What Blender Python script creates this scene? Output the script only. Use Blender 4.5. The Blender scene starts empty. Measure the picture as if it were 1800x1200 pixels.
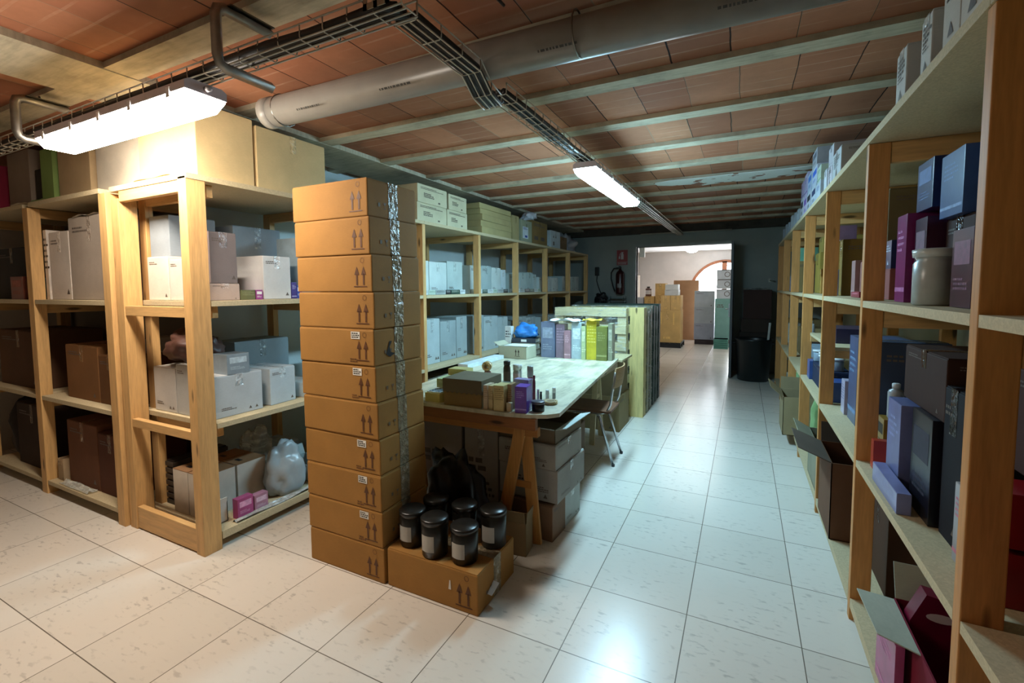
import bpy, bmesh, math, random
from mathutils import Vector, Matrix, noise as mnoise
random.seed(7)
PI = math.pi
sc = bpy.context.scene
COL = sc.collection

# ------------------------------------------------------------------ camera, world, exposure
def make_camera():
    yaw, pit, rol = .4629, .0662, -.0062
    cy, sy, cp, sp, cr, sr = math.cos(yaw), math.sin(yaw), math.cos(pit), math.sin(pit), math.cos(rol), math.sin(rol)
    F = Vector((-sy*cp, cy*cp, -sp)); Rt = Vector((cy, sy, 0)); U = Rt.cross(F)
    R2 = cr*Rt + sr*U; U2 = -sr*Rt + cr*U
    cd = bpy.data.cameras.new('camera'); co = bpy.data.objects.new('camera', cd); COL.objects.link(co)
    m = Matrix(((R2.x, U2.x, -F.x, 0), (R2.y, U2.y, -F.y, 0), (R2.z, U2.z, -F.z, 1.5), (0, 0, 0, 1)))
    co.matrix_world = m
    cd.sensor_width = 36; cd.lens = 814.4/1800*36
    cd.shift_y = -(600-559.67)/1800
    cd.clip_start = .02; cd.clip_end = 100
    sc.camera = co
make_camera()
LAMP1, LAMP1_C = 52, (1.0, .89, .76)
LAMP2, LAMP2_C = 90, (.44, .79, 1.0)
WINDOW_E, ROOM2_E, ROOM2_B = 20, 26, 13
AMBIENT = .05
sc.view_settings.view_transform = 'Standard'; sc.view_settings.look = 'None'
sc.view_settings.gamma = 1; sc.view_settings.use_curve_mapping = False
sc.view_settings.exposure = 0.35
w = bpy.data.worlds.new('world'); sc.world = w; w.use_nodes = True
w.node_tree.nodes['Background'].inputs[0].default_value = (.8, .9, 1, 1)
w.node_tree.nodes['Background'].inputs[1].default_value = 1.0

# ------------------------------------------------------------------ materials
def lin(h):
    if isinstance(h, tuple): return h
    h = h.lstrip('#'); o = []
    for i in (0, 2, 4):
        c = int(h[i:i+2], 16)/255
        o.append(c/12.92 if c <= .04045 else ((c+.055)/1.055)**2.4)
    return tuple(o)
MATS = {}
class NT:
    def __init__(s, name):
        s.m = bpy.data.materials.new(name); s.m.use_nodes = True
        s.t = s.m.node_tree; s.b = s.t.nodes['Principled BSDF']
    def n(s, typ, **kw):
        nd = s.t.nodes.new(typ)
        for k, v in kw.items():
            if k.startswith('i_'):
                nd.inputs[int(k[2:]) if k[2:].isdigit() else k[2:].replace('_', ' ')].default_value = v
            else: setattr(nd, k, v)
        return nd
    def l(s, a, b): s.t.links.new(a, b)
    def coord(s, scale=(1, 1, 1), rand=True):
        tc = s.n('ShaderNodeTexCoord'); mp = s.n('ShaderNodeMapping'); mp.inputs['Scale'].default_value = scale
        s.l(tc.outputs['Object'], mp.inputs['Vector'])
        if rand:
            oi = s.n('ShaderNodeObjectInfo'); mu = s.n('ShaderNodeMath', operation='MULTIPLY'); mu.inputs[1].default_value = 13.7
            s.l(oi.outputs['Random'], mu.inputs[0]); cb = s.n('ShaderNodeCombineXYZ')
            for i in range(3): s.l(mu.outputs[0], cb.inputs[i])
            s.l(cb.outputs[0], mp.inputs['Location'])
        return mp.outputs[0]
    def noise(s, v, scale, detail=3, rough=.55):
        nd = s.n('ShaderNodeTexNoise'); nd.inputs['Scale'].default_value = scale
        nd.inputs['Detail'].default_value = detail; nd.inputs['Roughness'].default_value = rough
        s.l(v, nd.inputs['Vector']); return nd.outputs['Fac']
    def ramp(s, f, stops):
        r = s.n('ShaderNodeValToRGB'); e = r.color_ramp.elements
        while len(e) < len(stops): e.new(.5)
        for i, (p, c) in enumerate(stops):
            e[i].position = p; c = lin(c) if isinstance(c, str) else c
            e[i].color = (c[0], c[1], c[2], 1)
        s.l(f, r.inputs[0]); return r.outputs[0]
    def mix(s, f, a, b, mode='MIX'):
        m = s.n('ShaderNodeMix', data_type='RGBA', blend_type=mode)
        for v, k in ((f, 0), (a, 6), (b, 7)):
            if hasattr(v, 'is_output') or hasattr(v, 'links'): s.l(v, m.inputs[k])
            elif k == 0: m.inputs[0].default_value = v
            else:
                v = lin(v) if isinstance(v, str) else v
                m.inputs[k].default_value = (v[0], v[1], v[2], 1)
        return m.outputs[2]
    def bump(s, f, strength=.3, dist=.002):
        b = s.n('ShaderNodeBump'); b.inputs['Strength'].default_value = strength; b.inputs['Distance'].default_value = dist
        s.l(f, b.inputs['Height']); s.l(b.outputs[0], s.b.inputs['Normal'])
    def fin(s, col=None, rough=.6, metal=0, spec=.5):
        if col is not None:
            if hasattr(col, 'links'): s.l(col, s.b.inputs['Base Color'])
            else: s.b.inputs['Base Color'].default_value = (*lin(col), 1)
        if hasattr(rough, 'links'): s.l(rough, s.b.inputs['Roughness'])
        else: s.b.inputs['Roughness'].default_value = rough
        s.b.inputs['Metallic'].default_value = metal
        s.b.inputs['Specular IOR Level'].default_value = spec
        return s.m
def cached(f):
    def g(*a):
        k = (f.__name__,)+a
        if k not in MATS: MATS[k] = f(*a)
        return MATS[k]
    return g
def shade(h, k):
    c = lin(h); return tuple(min(1, x*k) for x in c)
@cached
def plain(h, rough=.5, metal=0):
    n = NT('plain_'+h); v = n.coord(); f = n.noise(v, 9)
    return n.fin(n.ramp(f, [(.3, shade(h, .88)), (.7, shade(h, 1.08))]), rough, metal)
@cached
def card(h):
    n = NT('cardboard_'+h); v = n.coord(); f = n.noise(v, 5, 4); g = n.noise(n.coord((60, 60, 400)), 1, 2)
    c = n.ramp(f, [(.3, shade(h, .86)), (.7, shade(h, 1.06))])
    c = n.mix(.12, c, n.ramp(g, [(.3, shade(h, .6)), (.7, shade(h, 1.2))]))
    n.bump(f, .15, .01); return n.fin(c, .75, 0, .25)
@cached
def glossy(h, rough=.28):
    n = NT('gloss_'+h); v = n.coord(); f = n.noise(v, 12)
    return n.fin(n.ramp(f, [(.35, shade(h, .85)), (.65, shade(h, 1.08))]), rough)
@cached
def wood(h, ax, knots=1):
    n = NT('pine_'+h+ax); sc_ = {'x': (1.2, 14, 14), 'y': (14, 1.2, 14), 'z': (14, 14, 1.2)}[ax]
    v = n.coord(sc_); f = n.noise(v, 2.2, 5, .6); g = n.noise(v, 9, 2)
    c = n.ramp(f, [(.25, shade(h, .72)), (.5, shade(h, 1.0)), (.75, shade(h, 1.14))])
    c = n.mix(.25, c, n.ramp(g, [(.35, shade(h, .6)), (.65, shade(h, 1.15))]))
    if knots:
        k = {'x': (2.2, 9, 9), 'y': (9, 2.2, 9), 'z': (9, 9, 2.2)}[ax]
        vo = n.n('ShaderNodeTexVoronoi'); vo.inputs['Scale'].default_value = 1.0; n.l(n.coord(k), vo.inputs['Vector'])
        kf = n.ramp(vo.outputs['Distance'], [(.0, (1, 1, 1)), (.07, (1, 1, 1)), (.13, (0, 0, 0))])
        c = n.mix(kf, c, shade(h, .22))
    n.bump(f, .2, .003); return n.fin(c, .55, 0, .35)
@cached
def chip(h):
    n = NT('chipboard_'+h); vo = n.n('ShaderNodeTexVoronoi'); vo.inputs['Scale'].default_value = 170; n.l(n.coord(), vo.inputs['Vector'])
    c = n.ramp(vo.outputs['Color'], [(.2, shade(h, .9)), (.6, shade(h, 1.0)), (.9, shade(h, 1.08))])
    return n.fin(c, .7, 0, .3)
@cached
def concrete(h):
    n = NT('concrete_'+h); v = n.coord((1, 1, 1), False); f = n.noise(v, 4, 6, .65); g = n.noise(n.coord((3, 22, 3), False), 2, 4)
    c = n.ramp(f, [(.3, shade(h, .5)), (.48, shade(h, .95)), (.66, shade(h, 1.2))])
    c = n.mix(.35, c, n.ramp(g, [(.35, shade(h, .6)), (.6, shade(h, 1.25))]))
    n.bump(f, .5, .01); return n.fin(c, .85, 0, .2)
@cached
def wallpaint(h):
    n = NT('plaster_'+h); v = n.coord((1, 1, 1), False); f = n.noise(v, 1.3, 5, .6); g = n.noise(v, 60, 3)
    c = n.ramp(f, [(.3, shade(h, .84)), (.7, shade(h, 1.05))]); n.bump(g, .25, .003); return n.fin(c, .85, 0, .2)
@cached
def metal(h, rough=.35):
    n = NT('metal_'+h); f = n.noise(n.coord(), 20, 3)
    return n.fin(n.ramp(f, [(.3, shade(h, .8)), (.7, shade(h, 1.1))]), rough, 1)
@cached
def ink(h):
    n = NT('ink_'+h); f = n.noise(n.coord(), 40)
    return n.fin(n.ramp(f, [(.3, shade(h, .8)), (.7, shade(h, 1.25))]), .6)
@cached
def emit(col, strength):
    n = NT('lit'); n.b.inputs['Emission Color'].default_value = (*col, 1); n.b.inputs['Emission Strength'].default_value = strength
    return n.fin('F4F2EC', .4)
@cached
def film(alpha):
    n = NT('clear_film'); v = n.coord(); f = n.noise(v, 14, 4); n.bump(f, 1.0, .03)
    n.b.inputs['Base Color'].default_value = (.72, .74, .68, 1); n.b.inputs['Roughness'].default_value = .12
    a = n.ramp(n.noise(n.coord((6, 6, 22)), 2, 4), [(.5, (alpha,)*3), (.66, (min(1, alpha+.4),)*3)]); n.l(a, n.b.inputs['Alpha'])
    return n.m
@cached
def tape(h):
    n = NT('packing_tape'); v = n.coord(); f = n.noise(v, 28, 3); n.bump(f, .9, .02)
    return n.fin(n.ramp(f, [(.42, shade(h, .8)), (.6, shade(h, 1.15)), (.78, (.62, .64, .6))]), .2, 0, .7)
@cached
def glass(h):
    n = NT('glass_'+h); n.b.inputs['Transmission Weight'].default_value = .9; n.b.inputs['IOR'].default_value = 1.45
    return n.fin(h, .05)

def floor_mat():
    n = NT('floor_tiles'); T = .45
    tc = n.n('ShaderNodeTexCoord'); mp = n.n('ShaderNodeMapping'); mp.inputs['Location'].default_value = (.6474+20*T, -1.7205+20*T, 0)
    n.l(tc.outputs['Object'], mp.inputs['Vector'])
    br = n.n('ShaderNodeTexBrick', offset=0, squash=1); br.inputs['Scale'].default_value = 1
    br.inputs['Brick Width'].default_value = T; br.inputs['Row Height'].default_value = T; br.inputs['Mortar Size'].default_value = .0022
    br.inputs['Mortar Smooth'].default_value = .1; br.inputs['Color1'].default_value = (*lin('D9D2C6'), 1); br.inputs['Color2'].default_value = (*lin('E4DDD2'), 1)
    br.inputs['Mortar'].default_value = (*lin('6E665A'), 1); br.inputs['Bias'].default_value = 0
    n.l(mp.outputs[0], br.inputs['Vector'])
    v = n.coord((1, 1, 1), False)
    big = n.noise(v, 1.6, 4); n1 = n.noise(n.coord((13, 30, 1), False), 1.6, 3, .5)
    fl = n.ramp(n1, [(.57, (0, 0, 0)), (.68, (1, 1, 1))])
    fl2 = n.ramp(n.noise(v, 3.4, 2), [(.44, (.1,)*3), (.6, (1, 1, 1))])
    mk = n.mix(1.0, fl, fl2, 'MULTIPLY')
    sm = n.n('ShaderNodeMath', operation='MULTIPLY'); n.l(mk, sm.inputs[0]); sm.inputs[1].default_value = .55
    c = n.mix(sm.outputs[0], br.outputs['Color'], 'A09A92')
    c = n.mix(n.ramp(big, [(.35, (.0,)*3), (.75, (.12,)*3)]), c, 'B8AE9E')
    r = .24
    bp = n.n('ShaderNodeBump'); bp.inputs['Strength'].default_value = .25; bp.inputs['Distance'].default_value = .002; bp.invert = True
    n.l(br.outputs['Fac'], bp.inputs['Height']); n.l(bp.outputs[0], n.b.inputs['Normal'])
    return n.fin(c, r, 0, .55)
def ceiling_mat():
    n = NT('terracotta_ceiling'); tc = n.n('ShaderNodeTexCoord'); sp = n.n('ShaderNodeSeparateXYZ'); n.l(tc.outputs['Object'], sp.inputs[0])
    def mth(op, a, b=None, cl=False):
        m = n.n('ShaderNodeMath', operation=op, use_clamp=cl)
        for i, q in enumerate((a, b)):
            if q is None: continue
            if hasattr(q, 'links'): n.l(q, m.inputs[i])
            else: m.inputs[i].default_value = q
        return m.outputs[0]
    X, Y = sp.outputs[0], sp.outputs[1]
    v = n.coord((1, 1, 1), False)
    row = mth('FLOOR', mth('DIVIDE', mth('ADD', Y, 65.0), .65))
    off = mth('MULTIPLY', mth('FRACT', mth('MULTIPLY', row, .618)), .09)
    wob = mth('MULTIPLY', mth('SUBTRACT', n.noise(v, 5, 2), .5), .012)
    U = mth('DIVIDE', mth('ADD', mth('ADD', mth('ADD', X, 27.292), off), wob), .27)
    fu = mth('FRACT', U); iu = mth('FLOOR', U)
    d = mth('MINIMUM', fu, mth('SUBTRACT', 1.0, fu))
    wv = n.n('ShaderNodeCombineXYZ'); n.l(iu, wv.inputs[0]); n.l(row, wv.inputs[1])
    wn = n.n('ShaderNodeTexWhiteNoise'); n.l(wv.outputs[0], wn.inputs['Vector'])
    jw = mth('ADD', .006, mth('MULTIPLY', wn.outputs['Value'], .011))
    joint = mth('LESS_THAN', d, jw)
    cell = wn.outputs['Value']
    c = n.ramp(cell, [(0, 'A4694E'), (.35, 'B47A5C'), (.65, 'BA8262'), (1, '946048')])
    # pale pressed ribs running across each tile
    V = mth('FRACT', mth('DIVIDE', mth('ADD', mth('ADD', Y, 65.0), wob), .108))
    rib = mth('LESS_THAN', mth('ABSOLUTE', mth('SUBTRACT', V, .5)), .055)
    fade = n.ramp(n.noise(v, 3.0, 4), [(.42, (0, 0, 0)), (.64, (.5,)*3)])
    ribf = mth('MULTIPLY', rib, fade)
    c = n.mix(ribf, c, 'D2AE94')
    st = n.ramp(n.noise(v, 2.0, 6, .7), [(.38, (0, 0, 0)), (.72, (.55,)*3)])
    c = n.mix(st, c, '86583F')
    jc = n.ramp(mth('FRACT', mth('MULTIPLY', cell, 7.3)), [(.0, '24140F'), (.62, '3A2018'), (.7, 'A08068')])
    c = n.mix(joint, c, jc)
    n.bump(mth('SUBTRACT', 1.0, joint), .6, .006)
    return n.fin(c, .8, 0, .2)
def table_mat():
    n = NT('worn_table_board'); v = n.coord((1, 1, 1), False); f = n.noise(n.coord((5, 1.2, 1), False), 2.2, 5, .65)
    c = n.ramp(f, [(.36, 'A09C84'), (.52, 'C2BCA2'), (.7, 'CEC9B2')])
    m = n.ramp(n.noise(v, 3.4, 5, .7), [(.54, (0, 0, 0)), (.68, (.75,)*3)])
    return n.fin(n.mix(m, c, '7C8078'), .42, 0, .45)
def plaster_patch_mat():
    n = NT('peeling_plaster'); v = n.coord((1, 1.6, 1), False); f = n.ramp(n.noise(v, 5.5, 3), [(.60, (0, 0, 0)), (.615, (1, 1, 1))])
    return n.fin(n.mix(f, 'D6DAD2', '8E6450'), .85, 0, .2)

PINE, PINE_W = 'D2A66C', 'C98F52'
CARD = 'B08858'

# ------------------------------------------------------------------ mesh helpers
class MB:
    def __init__(s): s.v = []; s.f = []; s.sm = []
    def add(s, vs, fs, smooth=False):
        o = len(s.v); s.v += [tuple(p) for p in vs]; s.f += [tuple(i+o for i in f) for f in fs]; s.sm += [smooth]*len(fs); return s
    def box(s, x0, x1, y0, y1, z0, z1, bv=0):
        if bv <= 0 or min(abs(x1-x0), abs(y1-y0), abs(z1-z0)) < bv*2.5:
            return s.add([(x0, y0, z0), (x1, y0, z0), (x1, y1, z0), (x0, y1, z0), (x0, y0, z1), (x1, y0, z1), (x1, y1, z1), (x0, y1, z1)],
                         [(0, 3, 2, 1), (4, 5, 6, 7), (0, 1, 5, 4), (1, 2, 6, 5), (2, 3, 7, 6), (3, 0, 4, 7)])
        bm = bmesh.new(); bmesh.ops.create_cube(bm, size=1)
        for q in bm.verts: q.co = Vector(((x0+x1)/2+q.co.x*(x1-x0), (y0+y1)/2+q.co.y*(y1-y0), (z0+z1)/2+q.co.z*(z1-z0)))
        bmesh.ops.bevel(bm, geom=list(bm.edges), offset=bv, segments=2, affect='EDGES', profile=.6)
        bm.verts.index_update(); s.add([q.co[:] for q in bm.verts], [[q.index for q in f.verts] for f in bm.faces]); bm.free(); return s
    def obox(s, p, q, wd, ht, up=(0, 0, 1)):
        """a bar of section wd x ht from p to q"""
        p, q = Vector(p), Vector(q); d = (q-p).normalized(); u = Vector(up)
        if abs(d.dot(u)) > .95: u = Vector((0, 1, 0))
        a = d.cross(u).normalized(); b = a.cross(d).normalized(); vs = []
        for e in (p, q):
            for i, j in ((-1, -1), (1, -1), (1, 1), (-1, 1)): vs.append(e+a*wd/2*i+b*ht/2*j)
        return s.add(vs, [(0, 1, 2, 3), (7, 6, 5, 4), (0, 4, 5, 1), (1, 5, 6, 2), (2, 6, 7, 3), (3, 7, 4, 0)])
    def tube(s, pts, r, n=8, closed=False):
        pts = [Vector(p) for p in pts]; m = len(pts); vs = []; prev = None
        for i, p in enumerate(pts):
            if closed: d = pts[(i+1) % m]-pts[i-1]
            else: d = (pts[min(i+1, m-1)]-pts[max(i-1, 0)])
            d.normalize()
            a = prev - d*prev.dot(d) if prev else d.cross(Vector((0, 0, 1)) if abs(d.z) < .9 else Vector((1, 0, 0)))
            a.normalize(); prev = a; b = d.cross(a); rr = r[i] if isinstance(r, (list, tuple)) else r
            for k in range(n): t = 2*PI*k/n; vs.append(p+a*rr*math.cos(t)+b*rr*math.sin(t))
        fs = []
        for i in range(m if closed else m-1):
            for k in range(n):
                j = (i+1) % m; fs.append((i*n+k, i*n+(k+1) % n, j*n+(k+1) % n, j*n+k))
        if not closed: fs += [tuple(range(n))[::-1], tuple((m-1)*n+k for k in range(n))]
        return s.add(vs, fs, True)
    def lathe(s, prof, n=20, c=(0, 0, 0)):
        vs = []; m = len(prof)
        for r, z in prof:
            for k in range(n): t = 2*PI*k/n; vs.append((c[0]+r*math.cos(t), c[1]+r*math.sin(t), c[2]+z))
        fs = [(i*n+k, i*n+(k+1) % n, (i+1)*n+(k+1) % n, (i+1)*n+k) for i in range(m-1) for k in range(n)]
        fs += [tuple(range(n))[::-1], tuple((m-1)*n+k for k in range(n))]
        return s.add(vs, fs, True)
    def prism(s, poly, z0, z1):
        n = len(poly); vs = [(x, y, z0) for x, y in poly]+[(x, y, z1) for x, y in poly]
        return s.add(vs, [tuple(range(n))[::-1], tuple(range(n, 2*n))]+[(i, (i+1) % n, n+(i+1) % n, n+i) for i in range(n)])
    def build(s, name, mat, parent=None, loc=None):
        me = bpy.data.meshes.new(name); me.from_pydata(s.v, [], s.f); me.materials.append(mat)
        for p, q in zip(me.polygons, s.sm): p.use_smooth = q
        me.update(); o = bpy.data.objects.new(name, me); COL.objects.link(o)
        if parent: o.parent = parent
        if loc: o.location = loc
        return o
def tag(o, label, cat=None, group=None, kind=None):
    if label: o['label'] = label
    if cat: o['category'] = cat
    if group: o['group'] = group
    if kind: o['kind'] = kind
    return o
def thing(name, label, cat, loc=(0, 0, 0), rz=0, group=None):
    o = bpy.data.objects.new(name, None); COL.objects.link(o); o.location = loc; o.rotation_euler = (0, 0, rz); o.empty_display_size = .05
    return tag(o, label, cat, group)
def struct(name, mb, mat, label=None):
    return tag(mb.build(name, mat), label, None, None, 'structure')
# flat marks on a face of a box centred on x,y with base z=0 ; (u,v) metres from the face's lower left seen from outside
def face_fn(face, w_, d_, h_, e=.0012):
    if face == '-y': return lambda u, v, k=0: (-w_/2+u, -d_/2-e-k, v)
    if face == '+x': return lambda u, v, k=0: (w_/2+e+k, -d_/2+u, v)
    if face == '-x': return lambda u, v, k=0: (-w_/2-e-k, d_/2-u, v)
    if face == '+z': return lambda u, v, k=0: (-w_/2+u, -d_/2+v, h_+e+k)
class Marks:
    def __init__(s, fn): s.fn = fn; s.m = MB()
    def poly(s, pts): s.m.add([s.fn(*p) for p in pts], [tuple(range(len(pts)))]); return s
    def rect(s, u, v, a, b): return s.poly([(u, v), (u+a, v), (u+a, v+b), (u, v+b)])
    def arrow(s, u, v, h):
        t = h*.11
        s.rect(u-t/2, v, t, h*.6); return s.poly([(u-h*.17, v+h*.55), (u+h*.17, v+h*.55), (u, v+h)])
    def arrows(s, u, v, h):
        s.arrow(u-h*.22, v+h*.1, h*.9); s.arrow(u+h*.22, v+h*.1, h*.9); return s.rect(u-h*.42, v, h*.84, h*.05)
    def tri(s, u, v, a): return s.poly([(u-a/2, v), (u+a/2, v), (u, v+a*.9)])
    def lines(s, u, v, a, n, lh=.008, gap=.008):
        for i in range(n):
            x = u
            while x < u+a*(1 if i % 3 else .7):
                q = random.uniform(.3, 1)*lh*2.2; s.rect(x, v-i*(lh+gap), q, lh); x += q+lh*.5
        return s
    def build(s, name, mat, parent): return s.m.build(name, mat, parent)

# ------------------------------------------------------------------ box builders
def carton(label, x0, x1, y0, y1, z0, h, col=CARD, rz=0, tp='x', marks=None, group=None, name='cardboard_carton', cat='box', tapecol=None, ink_='5E5248'):
    """closed shipping carton; tp = axis along which the flap seam and its tape run"""
    w_, d_ = x1-x0, y1-y0
    t = thing(name, label, cat, ((x0+x1)/2, (y0+y1)/2, z0), rz, group)
    b = MB().box(-w_/2, w_/2, -d_/2, d_/2, 0, h-.004, .004)
    b.build('carton_body', card(col), t)
    for s in (-1, 1):
        f = MB()
        if tp == 'x': f.box(-w_/2+.003, w_/2-.003, min(s*.0015, s*(d_/2-.002)), max(s*.0015, s*(d_/2-.002)), h-.004, h)
        else: f.box(min(s*.0015, s*(w_/2-.002)), max(s*.0015, s*(w_/2-.002)), -d_/2+.003, d_/2-.003, h-.004, h)
        f.build('flap', card(col), t)
    tw = .024; m = MB(); e = .0008; dn = h*.3
    if tp == 'x':
        m.box(-w_/2-e, w_/2+e, -tw, tw, h-.0002, h+e)
        for s in (-1, 1): m.box(min(s*w_/2, s*(w_/2+e)), max(s*w_/2, s*(w_/2+e)), -tw, tw, h-dn, h)
    else:
        m.box(-tw, tw, -d_/2-e, d_/2+e, h-.0002, h+e)
        for s in (-1, 1): m.box(-tw, tw, min(s*d_/2, s*(d_/2+e)), max(s*d_/2, s*(d_/2+e)), h-dn, h)
    m.build('tape', tape(tapecol or col), t)
    for face, fn in (marks or {}).items():
        k = Marks(face_fn(face, w_, d_, h)); fn(k, w_ if face[1] in 'yz' else d_, h); k.build('print', ink(ink_), t)
    return t
def tri_marks(k, a, h):
    k.tri(a*.72, h*.08, h*.08); k.tri(a*.86, h*.08, h*.08); k.lines(a*.12, h*.2, a*.3, 2, h*.02, h*.02)
def shelf_print(k, a, h): k.lines(a*.1, h*.86, a*.35, 2, h*.02, h*.02); k.tri(a*.85, h*.08, h*.09)
def pack(label, x0, x1, y0, y1, z0, h, col, face='+x', rz=0, name='product_box', cat='box', group=None, panel='F0EEE8', style=0, gl=True):
    """small printed retail pack: body with lid flap, printed panel"""
    w_, d_ = x1-x0, y1-y0
    mt = glossy(col) if gl else card(col)
    o = MB().box(-w_/2, w_/2, -d_/2, d_/2, 0, h, .0015).build(name, mt, None, ((x0+x1)/2, (y0+y1)/2, z0))
    o.rotation_euler = (0, 0, rz); tag(o, label, cat, group)
    k = Marks(face_fn(face, w_, d_, h, .0006)); a = w_ if face == '-y' else d_
    if style == 0: k.rect(a*.12, h*.55, a*.76, h*.3); k.lines(a*.15, h*.35, a*.6, 3, h*.03, h*.03)
    elif style == 1: k.rect(a*.02, h*.12, a*.96, h*.05); k.lines(a*.15, h*.8, a*.6, 4, h*.03, h*.04)
    elif style == 2: k.lines(a*.1, h*.85, a*.8, 6, h*.03, h*.05)
    else: k.tri(a*.5, h*.15, min(a, h)*.25); k.lines(a*.1, h*.8, a*.7, 3, h*.04, h*.05)
    k.build('printed_panel', ink(panel), o)
    MB().box(-w_/2+.001, w_/2-.001, -d_/2+.001, d_/2-.001, h, h+.0012).build('lid_flap', mt, o)
    return o
def bottle(label, x, y, z, r, h, col, cap='E8E8E4', name='bottle', cat='bottle', group=None, band=None, gl=True, capr=.45, neck=.8):
    t = thing(name, label, cat, (x, y, z), 0, group)
    MB().lathe([(r*.9, 0), (r, .006), (r, h*neck*.92), (r*.85, h*neck), (r*capr, h*(neck+.04)), (r*capr, h*(neck+.07))], 18).build('bottle_body', glossy(col), t)
    MB().lathe([(r*capr*1.15, h*(neck+.05)), (r*capr*1.2, h*.98), (r*capr*.9, h)], 14).build('cap', glossy(cap), t)
    if band: MB().lathe([(r*1.01, h*.2), (r*1.015, h*.21), (r*1.015, h*.6), (r*1.01, h*.61)], 18).build('label_band', plain(band), t)
    return t
def open_carton(label, x0, x1, y0, y1, z0, h, col, flaps, rz=0, marks=None, group=None, inner='6E5236', name='open_carton', ink_='3A2A20', flapcol=None):
    """flaps: dict side -> (length, outward angle from vertical in degrees)"""
    w_, d_ = x1-x0, y1-y0; t = thing(name, label, 'box', ((x0+x1)/2, (y0+y1)/2, z0), rz, group); k = .005
    b = MB(); b.box(-w_/2, w_/2, -d_/2, d_/2, 0, k)
    b.box(-w_/2, -w_/2+k, -d_/2, d_/2, 0, h); b.box(w_/2-k, w_/2, -d_/2, d_/2, 0, h)
    b.box(-w_/2, w_/2, -d_/2, -d_/2+k, 0, h); b.box(-w_/2, w_/2, d_/2-k, d_/2, 0, h)
    b.build('carton_body', card(col), t)
    for sd, (L, an) in flaps.items():
        a = math.radians(an); m = MB(); sgn = -1 if sd[0] == '-' else 1
        o1, o2 = math.sin(a)*L*sgn, math.cos(a)*L
        if sd[1] == 'x': m.obox((sgn*w_/2, 0, h), (sgn*w_/2+o1, 0, h+o2), d_-.01, .004, (-math.cos(a)*sgn, 0, math.sin(a)))
        else: m.obox((0, sgn*d_/2, h), (0, sgn*d_/2+o1, h+o2), w_-.01, .004, (0, -math.cos(a)*sgn, math.sin(a)))
        m.build('flap', card(flapcol or col), t)
    for face, fn in (marks or {}).items():
        kk = Marks(face_fn(face, w_, d_, h)); fn(kk, w_ if face[1] in 'yz' else d_, h); kk.build('print', ink(ink_), t)
    return t
def blob(name, label, cat, c, s, mat, amp=.3, seed=1, group=None, flat=True):
    """crumpled bag: noisy closed surface with a flattened base"""
    rnd = random.Random(seed); bm = bmesh.new(); bmesh.ops.create_icosphere(bm, subdivisions=4, radius=1)
    dirs = [(Vector((rnd.gauss(0, 1), rnd.gauss(0, 1), rnd.gauss(0, 1))).normalized(), rnd.uniform(-1, 1), rnd.uniform(5, 14)) for _ in range(26)]
    for q in bm.verts:
        n_ = q.co.normalized(); k = 1
        for d, a, p in dirs: k += amp*a*.35*max(0, n_.dot(d))**p
        k += amp*(.75*mnoise.fractal(n_*1.7+Vector((seed*1.3, 0, 0)), 1.0, 2.1, 4)+.22*abs(mnoise.noise(n_*6+Vector((0, seed, 0)))))
        x, y, z = (n_*k)[:]; z = max(z, -.72); q.co = Vector((x*s[0], y*s[1], (z+.72)*s[2]))
    bm.verts.index_update(); m = MB().add([q.co[:] for q in bm.verts], [[q.index for q in f.verts] for f in bm.faces], True); bm.free()
    return tag(m.build(name, mat, None, c), label, cat, group)

# ------------------------------------------------------------------ the room
XW, XE, YS, YN, ZC = -3.52, 1.16, -3.2, 9.1, 2.63
Y2 = 15.6
fm = floor_mat()
struct('floor', MB().box(-6.2, 3.4, YS, Y2+.2, -.1, 0), fm)
struct('ceiling', MB().box(-6.2, XE, YS, YN, ZC, ZC+.12), ceiling_mat())
struct('wall_left', MB().box(XW-.12, XW, 2.06, YN+.15, 0, ZC), wallpaint('D6DEDE'))
struct('wall_alcove', MB().box(-6.2, XW-.12, 2.06, 2.18, 0, ZC), wallpaint('8C8276'))
struct('wall_left_front', MB().box(-6.32, -6.2, YS, 2.2, 0, ZC), wallpaint('B8B0A2'))
struct('wall_right', MB().box(XE, XE+.12, YS, YN+.15, 0, ZC), wallpaint('BDBBA8'))
struct('wall_back', MB().box(-6.32, XE+.12, YS-.12, YS, 0, ZC), wallpaint('BDB6A8'))
wf = wallpaint('9AA09A')
DX0, DX1, DZ = -1.86, -.2, 2.26
m = MB().box(XW, DX0, YN, YN+.14, 0, ZC); m.box(DX1, XE, YN, YN+.14, 0, ZC); m.box(DX0, DX1, YN, YN+.14, DZ, ZC)
struct('wall_far', m, wf)
m = MB().box(DX0-.05, DX0, YN-.02, YN+.16, 0, DZ+.05); m.box(DX1, DX1+.05, YN-.02, YN+.16, 0, DZ+.05); m.box(DX0, DX1, YN-.02, YN+.16, DZ, DZ+.05)
struct('trim_1', m, plain('9AA09C'), 'grey metal frame round the doorway to the next room')
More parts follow.
